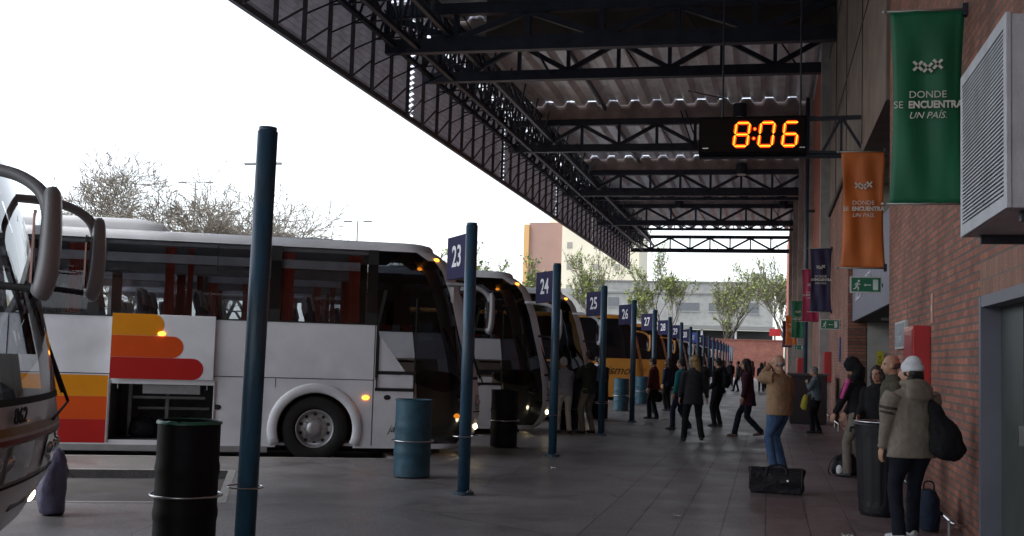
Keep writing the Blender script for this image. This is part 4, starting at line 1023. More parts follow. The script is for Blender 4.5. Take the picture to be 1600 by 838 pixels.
sgn = empty('roadside_panel', (-2.2, 120, 0), 'small red roadside panel on a post right of the far trees', 'sign')
m_ = MB(); m_.tube([(2.9, 8, 0), (2.9, 8, 5.4)], .08, 8); m_.build('post', STEEL, sgn); m_ = MB(); m_.box((2.3, 7.9, 4.6), (3.5, 7.98, 5.4)); m_.build('panel', RED, sgn)

# ------------------------------------------------------------------ trees
BARK = mat('bark', (.10, .085, .07), .9, 0, .25, 6); TWIG = mat('twig_bark', (.24, .21, .17), .9, 0, .2, 6)
LEAFM = [mat('spring_leaf_a', (.25, .32, .07), .6, 0, .3, 3), mat('spring_leaf_b', (.16, .22, .05), .6, 0, .3, 3), mat('bud_leaf', (.19, .17, .07), .7, 0, .2, 3)]
for q in LEAFM: q.node_tree.nodes['Principled BSDF'].inputs['Transmission Weight'].default_value = 0
def tree(x, y, h, spread, label, seed, leafy, group, trunk=.22, name='tree', depth=6, up=.35, nb=3, start=.22, rmin=.02):
    rnd = random.Random(seed); T = MB(); W_ = MB(); Lf = MB(); T.smooth = True; tips = []
    def branch(p, d, L, r, lev):
        segs = 3 if lev < 3 else 2; P = [p]; rr = [r]; q = p
        for i in range(segs):
            wob = .28 if lev else .06
            d = (d+Vector((rnd.uniform(-1, 1), rnd.uniform(-1, 1), rnd.uniform(-.6, 1)))*wob).normalized()
            q = q+d*L/segs; P.append(q); rr.append(max(r*(1-.38*(i+1)/segs), rmin))
        (T if lev < 3 else W_).tube(P, rr, 7 if lev < 2 else 4 if lev < 4 else 3, cap=False)
        if lev >= 3: tips.extend(P[1:])
        if lev >= depth: return
        n = nb if lev else nb+1
        for i in range(n):
            a = rnd.uniform(0, 2*math.pi); k = rnd.uniform(.45, .95)
            side = Vector((math.cos(a), math.sin(a), 0)); side = (side-d*side.dot(d)).normalized()
            nd = (d*(1-k*.45)+side*k*spread+Vector((0, 0, up*.5))).normalized()
            at = P[-1] if i == 0 or lev == 0 and i < 2 else P[rnd.randint(1, len(P)-1)]
            branch(at, nd, L*rnd.uniform(.62, .86), rr[-1]*rnd.uniform(.6, .85), lev+1)
    branch(Vector((0, 0, 0)), Vector((0, 0, 1)), h*start, trunk, 0)
    zmax = max(v[2] for v in T.v+W_.v); sc = h/zmax
    r_ = empty(name, (x, y, 0), label, 'tree', group)
    T.v = [tuple(Vector(v)*sc) for v in T.v]; W_.v = [tuple(Vector(v)*sc) for v in W_.v]
    T.build('trunk', BARK, r_)
    W_.build('twigs', TWIG, r_)
    for q in range(leafy):
        p = rnd.choice(tips)*sc; s_ = rnd.uniform(.06, .17) if name != 'bare_tree' else rnd.uniform(.04, .09); Lf.use(LEAFM[rnd.choice((0, 0, 1)) if name != 'bare_tree' else 2])
        c = p+Vector([rnd.gauss(0, .09) for _ in range(3)]); a = Vector([rnd.uniform(-1, 1) for _ in range(3)]).normalized(); b = a.cross(Vector((rnd.uniform(-1, 1), rnd.uniform(-1, 1), 1))).normalized()
        Lf.poly([c-a*s_-b*s_*.5, c+a*s_*.2-b*s_*.6, c+a*s_+b*s_*.3, c-a*s_*.3+b*s_*.6])
    if leafy: Lf.build('crown', None, r_)
    return r_
for i, (x, y, h, sd, lb) in enumerate(((-49.5, 72, 15.6, 3, 'bare budding tree at the far left, behind the two coach mirrors'), (-45.5, 76, 16.2, 11, 'bare budding tree above the roof unit of the striped coach'), (-44, 84, 16.4, 5, 'bare budding tree just left of the twin arm lamp post'), (-43.0, 84, 14.0, 8, 'bare budding tree right of the twin arm lamp post'), (-38.6, 80, 11.9, 14, 'bare budding tree partly behind the nearest blue pole'))):
    tree(x, y, h, .95, lb, sd, 900, 'bare trees beyond the coaches', trunk=.34, name='bare_tree', depth=7, up=.1, nb=3, start=.25, rmin=.017)
for (x, y, h, sd, lb, lf) in ((-11.9, 134, 15.4, 21, 'tall spring green street tree in the middle of the far opening', 5200), (-4.7, 134, 14.0, 22, 'spring green street tree right of the tallest one in the far opening', 3400), (1.9, 130, 14, 23, 'spring green street tree at the right edge of the far opening', 2800), (-20.3, 134, 15.5, 24, 'spring green street tree right of the cream tower, under the canopy tip', 3400), (-20.8, 104, 11.3, 25, 'spring green tree in front of the red brown side of the tower', 3400), (-24.6, 96, 11.8, 26, 'spring green tree between panels 23 and 24', 3400), (-28.6, 96, 11.0, 27, 'spring green tree rising behind panel 23', 4000)):
    tree(x, y, h, .43, lb, sd, lf, 'spring green street trees', trunk=.2, depth=6, up=.5, nb=3, start=.22, rmin=.018)
def lamppost(x, y, h, label, arm=1.3):
    r_ = empty('lamp_post', (x, y, 0), label, 'lamp post', 'lamp posts beyond the coaches')
    m_ = MB(); m_.tube([(0, 0, 0), (0, 0, h)], [.11, .06], 8); m_.build('pole', mat('galvanised', (.28, .28, .28), .5, .3), r_)
    m_ = MB(); m_.tube([(-arm, 0, h+.05), (arm, 0, h+.05)], .035, 6); m_.build('arm', MATS['galvanised'], r_)
    for sd in (-1, 1):
        m_ = MB(); m_.box((sd*arm-.35, -.12, h-.03), (sd*arm+.35, .12, h+.1)); m_.build('lamp_head', MATS['galvanised'], r_, bevel=.03)
lamppost(-49.2, 90, 15.9, 'twin arm lamp post standing among the bare trees'); lamppost(-34, 90, 12.5, 'small twin arm lamp post above the striped coach roof', .9); lamppost(-28.6, 60, 12.2, 'lamp post mostly hidden behind the nearest blue pole', .8)

# ------------------------------------------------------------------ people
SKIN = mat('skin', (.42, .235, .16), .55, 0, .06, 10, spec=.35); SKIN2 = mat('skin_warm', (.36, .19, .13), .55, 0, .06, 10, spec=.35)
DG = None
def remesh(mb, name, m, parent, vox, sm=2, wr=0, wsc=7, seed=0):
    o = mb.build(name, m, fix=False); md = o.modifiers.new('r', 'REMESH'); md.mode = 'VOXEL'; md.voxel_size = vox; md.use_smooth_shade = True
    me = bpy.data.meshes.new_from_object(o.evaluated_get(bpy.context.evaluated_depsgraph_get()))
    old = o.data; bpy.data.objects.remove(o); bpy.data.meshes.remove(old)
    bm = bmesh.new(); bm.from_mesh(me)
    for _ in range(sm): bmesh.ops.smooth_vert(bm, verts=bm.verts, factor=.5, use_axis_x=True, use_axis_y=True, use_axis_z=True)
    if wr:
        bm.normal_update()
        for v in bm.verts:
            c = v.co; w1 = noise.noise(Vector((c.x*wsc, c.y*wsc, c.z*wsc*1.5+seed))); w2 = noise.noise(Vector((c.x*wsc*2.4+5, c.y*wsc*2.4, c.z*wsc*4.5+seed)))
            v.co += v.normal*(w1*wr+(-abs(w2)+.25)*wr*.9)
    for f in bm.faces: f.smooth = True
    bm.to_mesh(me); bm.free(); me.materials.clear(); me.materials.append(m); me.name = name
    o = bpy.data.objects.new(name, me); COL.objects.link(o); o.parent = parent; return o
def ik(a, b, l1, l2, pole):
    a = Vector(a); b = Vector(b); d = b-a; L = min(d.length, (l1+l2)*.998); d.normalize(); b = a+d*L
    c = (l1*l1-l2*l2+L*L)/(2*L); h = math.sqrt(max(l1*l1-c*c, 0)); p = Vector(pole); p = (p-d*p.dot(d)).normalized()
    return a+d*c+p*h, b
def person(x, y, face, H, label, top, bot, hair=None, hairc=(.02, .015, .012), skin=None, feet=((-.10, .0), (.10, .0)), hands=None, elbows=None, lean=0, look=0, nod=0, hem=.84, vox=.014, coat=0, hood=0, shoes=(.015, .015, .017), build=1., group=None, extra=None, shoe_h=(0, 0), sleeve=1, seed=0, collar=0, kneep=None):
    """facing +Y in local space; face = heading angle (rot z, degrees)."""
    skin = skin or SKIN; k = H/1.75
    root = empty('person', (x, y, 0), label, 'person', group, R(face)); root.scale = (k, k, k)
    hipz = .93-.12*max(0, abs(feet[0][1]-feet[1][1])-.25)
    hips = [Vector((s*.095, 0, hipz)) for s in (-1, 1)]; hl = R(lean)
    def SP(px, py, pz):       # spine bend about the hips
        v = Vector((px, py, pz-hipz)); return Vector((v.x, v.y*math.cos(hl)+v.z*math.sin(hl), -v.y*math.sin(hl)+v.z*math.cos(hl)+hipz))
    sh = [SP(s*.185*build, -.01, 1.415) for s in (-1, 1)]
    ank, kn = [], []
    for i in (0, 1):
        f = Vector((feet[i][0], feet[i][1], .085+shoe_h[i])); q, f = ik(hips[i], f, .44, .43, (0, 1, 0)); kn.append(q); ank.append(f)
    hands = hands or ((-.24, .06, .78), (.24, .06, .78)); elbows = elbows or ((-.3, -1, -.1), (.3, -1, -.1))
    el, wr = [], []
    for i in (0, 1):
        h_ = Vector(hands[i]); h_ = SP(*h_) if lean else h_; q, h_ = ik(sh[i], h_, .29, .26, elbows[i]); el.append(q); wr.append(h_)
    hd = SP(0, .025, 1.615); LR = Matrix.Rotation(R(look), 3, 'Z') @ Matrix.Rotation(R(-nod)-hl*.5, 3, 'X')
    def HP(px, py, pz): return hd+LR @ Vector((px, py, pz))
    # body: one surface
    B = MB(); E_ = Vector((1, 0, 0))
    B.tube([SP(0, 0, hipz-.08), SP(0, 0, hipz+.02), SP(0, 0, 1.08), SP(0, 0, 1.28), SP(0, 0, 1.42), SP(0, 0, 1.47)], [(.13, .09), (.155, .10), (.13, .09), (.16, .10), (.15, .08), (.06, .05)], 16, side=E_)
    B.tube([SP(0, -.02, 1.42), SP(0, -.005, 1.50), HP(0, -.01, -.06)], [(.058, .058), (.052, .055), (.055, .06)], 14, side=E_)
    B.ell(HP(0, -.012, .03), (.076, .096, .095), 18, 14, LR)
    B.ell(HP(0, .018, -.035), (.060, .072, .078), 16, 12, LR)
    B.ell(HP(0, .055, -.088), (.028, .028, .022), 10, 8, LR)
    B.tube([HP(0, .082, .02), HP(0, .100, -.022), HP(0, .106, -.036), HP(0, .085, -.046)], [.011, .015, .017, .013], 8)
    B.ell(HP(0, .083, -.062), (.024, .010, .010), 10, 6, LR)
    B.ell(HP(0, .078, .028), (.052, .015, .010), 10, 6, LR)
    for s in (-1, 1): B.ell(HP(s*.077, -.008, -.008), (.012, .022, .034), 8, 8, LR)
    for i, s in enumerate((-1, 1)):
        B.tube([hips[i], hips[i].lerp(kn[i], .5), kn[i], kn[i].lerp(ank[i], .4), ank[i]], [.078, .068, .05, .048, .035], 12)
        B.tube([sh[i], sh[i].lerp(el[i], .5), el[i], el[i].lerp(wr[i], .4), wr[i]], [.05, .044, .037, .036, .026], 12)
        d = (wr[i]-el[i]).normalized(); pal = Vector((s, 0, 0)); pal = (pal-d*pal.dot(d)); pal = pal.normalized() if pal.length > .1 else Vector((0, 1, 0)); wd = d.cross(pal).normalized()
        if wd.y < 0: wd = -wd
        B.tube([wr[i]-d*.01, wr[i]+d*.03, wr[i]+d*.085], [(.026, .017), (.036, .015), (.040, .014)], 12, side=wd)
        fr = max(.0085, vox*.62)
        for j, (o_, L_) in enumerate(((.031, .072), (.011, .082), (-.010, .076), (-.030, .058))):
            p0 = wr[i]+d*.075+wd*o_; p1 = p0+d*L_*.5-pal*.010; p2 = p1+d*L_*.36-pal*.026
            B.tube([p0, p1, p2], [fr, fr*.95, fr*.85], 8)
        p0 = wr[i]+d*.02+wd*.03; p1 = p0+d*.032+wd*.024-pal*.008; B.tube([p0, p1, p1+d*.032-pal*.012], [fr*1.15, fr*1.1, fr*.9], 8)
    bo = remesh(B, 'body', skin, root, min(vox, .011), 1)
    if vox < .02:
        for s in (-1, 1):
            pass
        me = bo.data; me.materials.append(mat('eye_dark', (.02, .015, .012), .3)); me.materials.append(mat('lip', (.25, .09, .07), .6))
        es = [HP(s*.031, .083, .008) for s in (-1, 1)]; ls = HP(0, .095, -.062)
        for p in me.polygons:
            c = p.center
            if min((c-e).length for e in es) < .0125: p.material_index = 1
            elif (c-ls).length < .018 and abs((c-ls).z) < .007: p.material_index = 2
    # trousers
    T = MB()
    T.tube([Vector((0, -.005, hipz-.10)), Vector((0, -.008, hipz-.02)), SP(0, 0, hipz+.08), SP(0, 0, hipz+.14)], [(.13, .10), (.185*build, .125*build), (.168*build, .118*build), (.155*build, .11*build)], 18, side=E_)
    for i, s in enumerate((-1, 1)):
        hv = hips[i]-Vector((0, 0, .03)); T.tube([hv+Vector((0, 0, .05)), hv.lerp(kn[i], .25), hv.lerp(kn[i], .65), kn[i], kn[i].lerp(ank[i], .35), kn[i].lerp(ank[i], .8), ank[i]+(ank[i]-kn[i]).normalized()*.035], [.10*build, .097*build, .082, .070, .068, .064, .068], 14)
    remesh(T, 'trousers', bot, root, vox, 2, .007, 7, seed)
    # shoes
    for i, s in enumerate((-1, 1)):
        S_ = MB(); a = ank[i]; tw = R(8*s); fw = Vector((math.sin(tw), math.cos(tw), -shoe_h[i]*2.2)).normalized(); z0 = a.z-.085
        b0 = Vector((a.x, a.y, a.z-.045))
        S_.tube([b0-fw*.075, b0-fw*.05, b0+fw*.02, b0+fw*.10+Vector((0, 0, -.008)), b0+fw*.16+Vector((0, 0, -.013)), b0+fw*.185+Vector((0, 0, -.018))], [(.025, .025), (.038, .042), (.042, .045), (.046, .035), (.036, .024), (.015, .012)], 12, side=E_)
        S_.tube([a+Vector((0, -.01, .02)), b0], [.04, .038], 10)
        remesh(S_, 'shoe', mat('shoe_%d_%d' % (int(shoes[0]*100), int(shoes[2]*100)), shoes, .45), root, max(.01, vox*.8), 2)
    # jacket
    J = MB(); b_ = build; hz = hem; zz = hipz
    J.tube([SP(0, -.005, hz) if not coat else Vector((0, -.01, hz)), SP(0, -.005, max(hz+.06, .95)), SP(0, .0, 1.06), SP(0, .0, 1.20), SP(0, 0, 1.33), SP(0, -.005, 1.41), SP(0, -.01, 1.455), SP(0, -.005, 1.49+collar)],
           [((.20+coat*.05)*b_, (.135+coat*.06)*b_), (.192*b_, .14*b_), (.178*b_, .135*b_), (.188*b_, .135*b_), (.195*b_, .13*b_), (.175*b_, .11*b_), (.11, .085), (.07+collar*.2, .07+collar*.2)], 20, side=E_)
    for i, s in enumerate((-1, 1)):
        pts = [sh[i]+Vector((-s*.03, 0, -.02)), sh[i].lerp(el[i], .3), sh[i].lerp(el[i], .75), el[i], el[i].lerp(wr[i], .4), el[i].lerp(wr[i], .98 if sleeve else .1)]
        J.tube(pts, [.078*b_, .075*b_, .066*b_, .062, .058, .045], 14)
    if hood: J.tube([SP(0, -.10, 1.30), SP(0, -.135, 1.38), SP(0, -.13, 1.46), SP(0, -.085, 1.53)], [(.07, .04), (.135, .06), (.145, .065), (.10, .04)], 16, side=E_); J.ring(SP(0, -.03, 1.505), .098, .036, 22)
    jk = remesh(J, 'jacket' if not coat else 'coat', top, root, vox, 2, .010, 6, seed+9)
    # hair
    hm = mat('hair_%d_%d' % (int(hairc[0]*1000), int(hairc[2]*1000)), hairc, .6, 0, .3, 30, .5, 90, stretch=(1, 1, .2)); Hh = MB()
    if hair == 'short': Hh.ell(HP(0, -.026, .042), (.086, .102, .094), 18, 14, LR); Hh.ell(HP(0, -.05, -.01), (.078, .066, .07), 14, 10, LR)
    elif hair == 'bald': Hh.ell(HP(0, -.040, -.006), (.084, .078, .050), 16, 12, LR)
    elif hair in ('long', 'xlong'):
        Hh.ell(HP(0, -.026, .042), (.092, .108, .098), 18, 14, LR); e = .22 if hair == 'xlong' else .12
        Hh.tube([HP(0, -.04, .05), HP(0, -.065, -.03), HP(0, -.075, -.12), HP(0, -.09, -.12-e*.6), HP(0, -.10, -.12-e)], [(.08, .08), (.092, .07), (.095, .06), (.085, .05), (.05, .03)], 16, side=E_)
        for s in (-1, 1): Hh.tube([HP(s*.07, .01, .06), HP(s*.086, -.0, -.03), HP(s*.085, -.01, -.13)], [.03, .032, .02], 10)
    elif hair == 'beanie':
        Hh.ell(HP(0, -.035, -.01), (.089, .092, .07), 16, 12, LR); Hh.tube([HP(0, -.045, -.04), HP(0, -.06, -.10), HP(0, -.075, -.17)], [(.09, .065), (.088, .055), (.06, .04)], 14, side=E_)
    elif hair == 'hooded':
        Hh.ell(HP(0, -.03, .03), (.105, .122, .125), 18, 14, LR); Hh.tube([HP(0, -.03, .02), HP(0, -.05, -.08), SP(0, -.04, 1.44)], [(.10, .115), (.11, .10), (.13, .09)], 16, side=E_)
    if Hh.v: remesh(Hh, 'hair' if hair != 'hooded' else 'hood', hm if hair != 'hooded' else top, root, min(vox, .012), 1, .014, 16, seed)
    if hair == 'beanie':
        Hb = MB(); Hb.ell(HP(0, -.018, .045), (.088, .106, .085), 20, 14, LR); Hb.ell(HP(0, -.03, .085), (.068, .085, .075), 18, 12, LR); q = MB()
        Hb.tube([HP(0, -.03, .005), HP(0, -.024, .05)], [(.092, .105), (.094, .112)], 20, side=LR @ E_)
        remesh(Hb, 'beanie', soft((.62, .63, .66), 'white_knit'), root, .010, 2, .002, 14)
    if extra: extra(root, SP, HP, sh, el, wr)
    return root
def bag_mesh(parent, name, pts, rad, m, side=(1, 0, 0), vox=.014, wr=.012, loc=None):
    b = MB(); b.tube(pts, rad, 16, side=side); return remesh(b, name, m, parent, vox, 3, wr, 6)
TAN = soft((.30, .19, .11), 'tan_cloth'); DEN = soft((.055, .10, .19), 'denim'); DEND = soft((.011, .013, .021), 'dark_denim')
BLKC = soft((.012, .012, .014), 'black_cloth'); CHAR = soft((.028, .028, .032), 'charcoal_cloth'); MRN = soft((.09, .018, .022), 'maroon_cloth'); DMR = soft((.045, .012, .018), 'dark_maroon_cloth')
OLV = soft((.075, .07, .05), 'olive_cloth'); HOOD = soft((.20, .17, .135), 'taupe_fleece'); GRY = soft((.12, .14, .155), 'grey_blue_cloth'); KHA = soft((.18, .16, .13), 'khaki_cloth'); WHC = soft((.42, .42, .44), 'white_cloth'); TEAL = soft((.02, .16, .17), 'teal_cloth'); NVC = soft((.018, .022, .045), 'navy_cloth'); PNK = soft((.55, .08, .28), 'pink_cloth')

person(.17, 17.55, 68, 1.74, 'balding man in a tan jacket and blue jeans raising a hand to his face', TAN, DEN, 'bald', (.30, .28, .26), feet=((-.13, .03), (.12, -.02)), hands=((-.03, .14, 1.58), (.22, .12, .95)), elbows=((-.5, .6, -1), (.3, -1, 0)), vox=.011, nod=6, build=1.32, hem=.84, collar=.02, seed=1, shoes=(.1, .07, .05))
person(-.40, 25.1, 88, 1.69, 'dark haired woman in a dark maroon coat striding left across the platform', DMR, DEND, 'long', (.018, .008, .006), feet=((-.07, -.28), (.07, .30)), shoe_h=(.06, 0), hands=((-.23, .14, .80), (.23, -.06, .80)), hem=.70, coat=.5, vox=.014, seed=2, lean=4, shoes=(.12, .05, .04))
person(-1.45, 23.1, 15, 1.72, 'blonde long haired woman in a charcoal jacket seen from behind, walking away', CHAR, BLKC, 'xlong', (.30, .19, .08), feet=((-.16, .12), (.15, -.14)), shoe_h=(0, .03), look=40, hands=((-.27, .08, .86), (.30, .05, .84)), hem=.74, coat=.3, vox=.014, seed=3)
person(-1.95, 26.6, 70, 1.66, 'person in a teal top and dark trousers half hidden behind the blonde woman', TEAL, NVC, 'short', feet=((-.08, .18), (.08, -.18)), shoe_h=(0, .04), hands=((-.24, .10, .82), (.24, .06, .82)), hem=.9, vox=.016, seed=4)
def backpack(root, SP, HP, sh, el, wr): bag_mesh(root, 'backpack', [SP(0, -.2, 1.0), SP(0, -.24, 1.12), SP(0, -.24, 1.28), SP(0, -.17, 1.42)], [(.13, .07), (.16, .11), (.15, .10), (.08, .04)], BLKC)
person(-1.2, 28.7, 65, 1.70, 'man in black clothes with a backpack, standing right of the blonde woman', BLKC, BLKC, 'short', feet=((-.13, .02), (.13, 0)), hands=((-.2, .16, .95), (.24, .1, .82)), vox=.015, seed=5, extra=backpack, build=1.08, nod=12)
def handbag(root, SP, HP, sh, el, wr): bag_mesh(root, 'handbag', [(.30, .02, .48), (.30, .02, .56), (.30, .02, .72), (.29, .02, .80)], [(.06, .12), (.09, .16), (.07, .13), (.02, .03)], BLKC)
person(-3.0, 31.1, 75, 1.66, 'man in a dark red jacket holding bags between poles 26 and 27', MRN, BLKC, 'short', feet=((-.12, .1), (.1, -.04)), hands=((-.24, .12, .84), (.26, .04, .76)), vox=.015, seed=6, extra=handbag, nod=15, lean=4)
def clothes(root, SP, HP, sh, el, wr): bag_mesh(root, 'carried_bag', [(-.05, .38, .86), (-.03, .38, .95), (0, .38, 1.12), (0, .36, 1.2)], [(.14, .05), (.2, .10), (.2, .10), (.1, .05)], NVC, vox=.016)
person(-3.72, 24.1, 62, 1.76, 'dark haired man in a dark green shirt loading bags beside pole 24', soft((.035, .04, .03), 'dark_green_cloth'), KHA, 'short', (.02, .012, .008), feet=((-.14, .05), (.12, -.02)), hands=((-.15, .42, 1.12), (.15, .42, 1.1)), vox=.014, seed=7, extra=clothes, nod=5)
person(-4.2, 23.8, 20, 1.62, 'white haired person in pale trousers bending beside the grey white coach', soft((.30, .30, .33), 'pale_cloth'), WHC, 'short', (.55, .55, .55), feet=((-.12, .1), (.12, -.05)), hands=((-.2, .4, 1.0), (.2, .38, .95)), lean=14, vox=.015, seed=8, nod=20)
def ybag(root, SP, HP, sh, el, wr):
    bag_mesh(root, 'yellow_bag', [(-.22, .30, .60), (-.22, .30, .68), (-.20, .27, .90), (-.19, .25, 1.0)], [(.03, .05), (.05, .09), (.05, .07), (.03, .04)], soft((.5, .42, .06), 'yellow_plastic'))
    bag_mesh(root, 'shoulder_bag', [(-.24, .05, .62), (-.25, .05, .72), (-.24, .05, .88)], [(.05, .10), (.07, .14), (.04, .10)], BLKC)
person(1.13, 27.8, 80, 1.56, 'elderly man in a grey blue jacket with a yellow bag, near the far wall', GRY, BLKC, 'short', (.20, .19, .18), feet=((-.1, .08), (.1, -.06)), hands=((-.05, .2, 1.34), (.15, .25, 1.0)), elbows=((-.4, .2, -1), (.3, -1, 0)), vox=.015, seed=9, extra=ybag, lean=5, nod=6)
def pinksleeve(root, SP, HP, sh, el, wr):
    b = MB(); b.tube([sh[0]+Vector((-.045, 0, .02)), sh[0].lerp(el[0], .5)+Vector((-.06, .0, 0)), el[0]+Vector((-.05, 0, 0))], [.035, .035, .03], 12); remesh(b, 'pink_sleeve', PNK, root, .013, 2, .005, 6)
person(1.30, 17.2, 60, 1.72, 'hooded person in black with a pink sleeve stripe behind the litter bin', BLKC, KHA, 'hooded', feet=((-.14, .12), (.13, -.02)), hands=((-.22, .30, .92), (.15, .3, .95)), vox=.013, seed=10, extra=pinksleeve, nod=35, lean=8, look=20)
person(1.45, 16.1, 150, 1.62, 'black haired person in a black coat between the hooded figure and the balding man', BLKC, BLKC, 'long', feet=((-.12, 0), (.12, 0)), hands=((-.2, .2, 1.0), (.2, .2, 1.0)), vox=.015, seed=11, hem=.7)
person(1.47, 14.4, 95, 1.76, 'balding man in an olive jacket standing behind the litter bin', OLV, DEND, 'bald', (.06, .045, .035), feet=((-.13, 0), (.13, 0)), vox=.012, seed=12, build=1.08, collar=.02)
def stripes_bag(root, SP, HP, sh, el, wr):
    q = sh[0].lerp(el[0], .62); d = (el[0]-sh[0]).normalized()
    for t in (.50, .66):
        c = sh[0].lerp(el[0], t); b = MB(); n = 20; base = []
        x = Vector((1, 0, 0)); x = (x-d*x.dot(d)).normalized(); y_ = d.cross(x)
        b.tube([c-d*.013, c+d*.013], [.0965-.012*(t-.5)/.16, .0955-.012*(t-.5)/.16], 22); b.build('sleeve_stripe', soft((.05, .045, .04), 'brown_stripe'), root)
    bag_mesh(root, 'shoulder_bag', [(.22, -.22, .80), (.23, -.24, .88), (.20, -.22, 1.06), (.14, -.18, 1.24), (.10, -.15, 1.36)], [(.08, .10), (.13, .19), (.10, .15), (.05, .07), (.03, .03)], BLKC, side=(0, 1, 0), wr=.02)
    b = MB(); b.tube([(.11, -.17, 1.32), (.06, -.14, 1.46), (-.02, -.02, 1.50), (-.1, .1, 1.42)], [(.022, .006)]*4, 8, side=(1, 0, 0)); b.build('strap', BLKC, root)
person(1.31, 11.2, 28, 1.69, 'person in a white beanie and taupe hooded jacket with a black bag by the wall', HOOD, DEND, 'beanie', (.012, .01, .01), feet=((-.12, .02), (.16, .22)), hands=((-.27, .10, .80), (.20, .18, .92)), vox=.009, seed=13, extra=stripes_bag, hood=1, build=1.24, look=38, hem=.80, shoes=(.42, .42, .42))
# people near the orange coach and the far crowd
far = [(-6.2, 39.5, 20, 1.68, 'dark', 'short', 'person in dark clothes standing by the orange coach'), (-5.75, 39.0, -40, 1.66, 'white', 'short', 'person with a white waist band by the orange coach, right of another'),
       (-4.9, 34.0, 30, 1.66, 'dark', 'short', 'dark clothed person just right of pole 25'), (-3.1, 36.5, 60, 1.66, 'dark', 'long', 'dark clothed person behind the man in the dark red jacket')]
cols = {'dark': (NVC, BLKC), 'white': (WHC, NVC)}
for i, (x, y, f, H, c, hr, lb) in enumerate(far): person(x, y, f, H, lb, cols[c][0], cols[c][1], hr, vox=.03, seed=20+i)
base = []
for i, (tp, bt, hr) in enumerate(((BLKC, NVC, 'short'), (NVC, BLKC, 'long'), (GRY, BLKC, 'short'), (DMR, NVC, 'long'), (CHAR, DEND, 'bald'), (BLKC, BLKC, 'short'))):
    base.append(person(-3.0+.7*i, 56+4*i, 40*i, 1.62+.03*i, 'small distant person in dark clothes in the crowd at the far end', tp, bt, hr, vox=.035, seed=30+i, group='distant crowd on the platform', feet=((-.1, .12*(i % 3)), (.1, -.1*(i % 2)))))
index_kids(); rr_ = random.Random(5)
for i in range(20):
    c = copy_tree(base[i % 6]); c.location = (rr_.uniform(-4.2, 1.0) if i % 3 else rr_.uniform(-3.6, -1.6), 62+i*2.4+rr_.uniform(-1, 1), 0); c.rotation_euler = (0, 0, rr_.uniform(0, 6.28)); q = rr_.uniform(.90, .98); c.scale = (q, q, q)

# ------------------------------------------------------------------ bags and the litter bin
db = empty('duffel_bag', (.12, 14.62, 0), 'black duffel bag lying on the slabs in front of the man in the tan jacket', 'bag', rz=R(-3))
b = MB(); b.tube([(-.33, 0, .155), (-.325, 0, .155), (-.30, 0, .16), (-.1, .01, .155), (.1, 0, .158), (.30, 0, .16), (.325, 0, .155), (.33, 0, .155)], [(.13, .12), (.145, .14), (.155, .152), (.15, .150), (.155, .148), (.155, .152), (.145, .14), (.13, .12)], 24, side=(0, 1, 0)); b.box((-.30, -.14, .004), (.30, .14, .10))
NYL = soft((.014, .014, .018), 'black_nylon', .55); remesh(b, 'body', NYL, db, .010, 3, .016, 6)
for sd in (-1, 1):
    b = MB(); b.tube(catmull([(-.12, sd*.13, .22), (-.11, sd*.10, .30), (-.04, sd*.05, .335), (.05, sd*.05, .34), (.12, sd*.10, .30), (.13, sd*.13, .22)], 4), [(.014, .006)]*21, 8); b.build('handle', NYL, db, smooth=True)
b = MB(); b.beam((-.27, 0, .315), (.27, 0, .315), .012, .006); b.build('zip', mat('zip_dark', (.05, .05, .05), .4, .6), db)
b = MB(); b.tube([(.14, -.158, .17), (.14, -.163, .17)], .014, 12); b.build('badge', CHR, db)
for s in (-1, 1): 
    b = MB(); b.ring((s*.31, 0, .158), .152, .006, 30, 'x'); b.build('piping', mat('piping_dark', (.03, .03, .035), .5), db, smooth=True)
fb_ = empty('backpack', (1.12, 17.3, 0), 'small black backpack with a pale patch on the floor left of the litter bin', 'bag')
bag_mesh(fb_, 'body', [(0, 0, .02), (0, 0, .10), (.01, 0, .22), (.02, 0, .33)], [(.19, .12), (.21, .15), (.18, .12), (.08, .05)], NYL)
b = MB(); b.tube(catmull([(-.12, -.08, .30), (-.21, -.12, .22), (-.25, -.14, .08), (-.22, -.13, .02)], 4), [(.02, .006)]*13, 8); b.build('strap', NYL, fb_, smooth=True)
b = MB(); b.smooth = True; b.ell((-.10, -.135, .10), (.045, .02, .07), 12, 8); b.build('patch', WHT, fb_)
lb_ = empty('litter_bin', (1.20, 13.0, 0), 'tall black ribbed litter bin with a steel rim, beside the person in the beanie', 'bin')
GB = mat('gloss_black', (.006, .006, .009), .5, 0, .2, 5, spec=.35)
b = MB(); n = 72; prof = [(.04, .222), (.10, .226), (.16, .228), (.60, .252), (.82, .262), (.90, .268), (.96, .272)]
for (za, ra), (zb, rb2) in zip(prof, prof[1:]):
    for q in range(n):
        def rr2(r, q_, z): return r-(.004 if (q_ // 2) % 2 and .10 < z < .9 else 0)
        a0, a1 = 2*math.pi*q/n, 2*math.pi*(q+1)/n
        b.poly([(rr2(ra, q, za)*math.cos(a0), rr2(ra, q, za)*math.sin(a0), za), (rr2(ra, (q+1) % n, za)*math.cos(a1), rr2(ra, (q+1) % n, za)*math.sin(a1), za), (rr2(rb2, (q+1) % n, zb)*math.cos(a1), rr2(rb2, (q+1) % n, zb)*math.sin(a1), zb), (rr2(rb2, q, zb)*math.cos(a0), rr2(rb2, q, zb)*math.sin(a0), zb)])
b.build('shell', GB, lb_, fix=True)
b = MB(); b.tube([(0, 0, .965), (0, 0, .99), (0, 0, 1.0), (0, 0, .99), (0, 0, .85)], [.278, .280, .262, .235, .22], 40, cap=False); b.build('collar', GB, lb_, smooth=True)
b = MB(); b.ring((0, 0, 1.004), .262, .010, 40); b.build('rim', CHR, lb_, smooth=True)
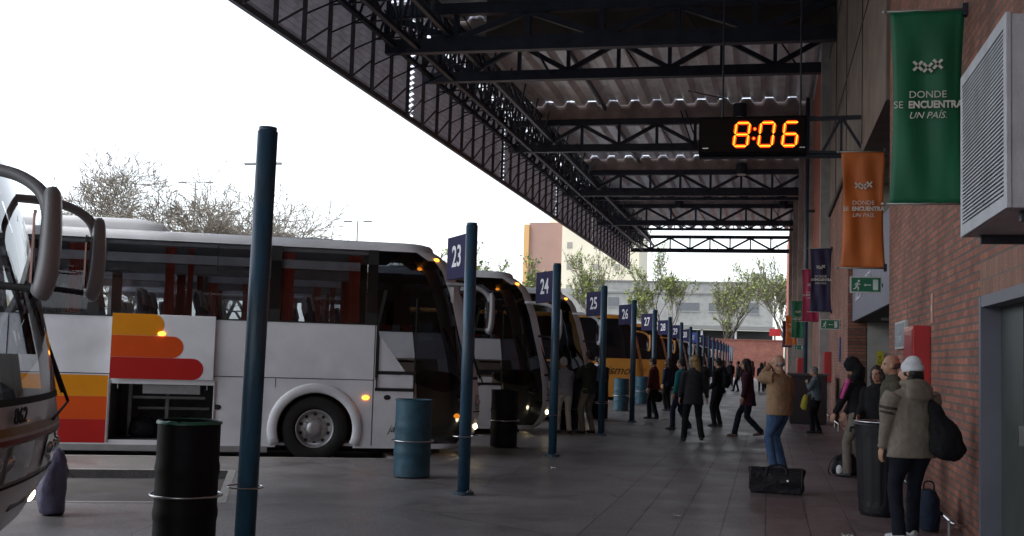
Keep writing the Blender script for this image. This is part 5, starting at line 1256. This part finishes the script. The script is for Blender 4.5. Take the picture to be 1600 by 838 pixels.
b = MB(); b.tube([(0, 0, .15), (0, 0, .86)], [.2, .215], 30); b.build('liner', BLK, lb_)
b = MB(); b.tube([(0, 0, 0), (0, 0, .04)], [.20, .21], 30); b.build('base', GB, lb_)
b = MB(); b.tube([(-.275, 0, .93), (-.31, 0, .93), (-.31, 0, .88)], .016, 8); b.build('latch', GB, lb_)
sb = empty('shopping_bag', (1.57, 12.0, 0), 'dark blue bag on the floor between the beanie wearer and the wall', 'bag')
bag_mesh(sb, 'body', [(0, 0, .01), (0, 0, .10), (0, 0, .30), (0, 0, .40)], [(.09, .15), (.11, .17), (.10, .16), (.06, .12)], soft((.015, .022, .04), 'blue_bag_cloth'))
b = MB(); b.tube(catmull([(-.05, 0, .36), (-.04, 0, .47), (.04, 0, .47), (.05, 0, .36)], 4), .008, 8); b.build('handle', BLKC, sb)

for i, (x, y, a, lb) in enumerate(((-3.9, 33.2, 20, 'small scrap of white paper on the ground between poles 25 and 26'), (-.9, 11.9, 70, 'pale crumpled wrapper on the slabs near the bottom of the view'), (-3.0, 16.2, 130, 'small white scrap on the slabs right of pole 23'), (.75, 11.2, 40, 'tiny cigarette packet lying left of the beanie wearer'))):
    m_ = MB(); n = 6; rr_l = random.Random(i)
    P = [[(u*.018-.05+rr_l.uniform(-.004, .004), v*.014-.035, .004+.012*abs(rr_l.gauss(0, 1))) for v in range(6)] for u in range(6)]
    for u in range(5):
        for v in range(5): m_.poly([P[u][v], P[u+1][v], P[u+1][v+1], P[u][v+1]])
    o = m_.build('paper_scrap', mat('paper', (.55, .54, .5), .8), fix=True); o.location = (x, y, 0); o.rotation_euler = (0, 0, R(a)); tag(o, lb, 'litter')

for i, (sx_, tt, zz, lb) in enumerate(((-2.55, -.75, .2, 'dark suitcase lying in the left half of the open luggage hold'), (-1.95, -.7, .2, 'dark bag in the right half of the open luggage hold'))):
    p = ST(.65+sx_, 18.85+tt); r_ = empty('suitcase', (p[0], p[1], zz), lb, 'bag', rz=RZ)
    bag_mesh(r_, 'body', [(0, 0, .01), (0, 0, .06), (0, 0, .22-.05*i), (0, 0, .30-.05*i)], [(.18, .13), (.22, .16), (.20, .15), (.12, .08)], NYL)
    m_ = MB(); m_.tube(catmull([(-.06, -.02, .28-.05*i), (-.05, -.02, .36-.05*i), (.05, -.02, .36-.05*i), (.06, -.02, .28-.05*i)], 3), .01, 6); m_.build('handle', BLKC, r_)
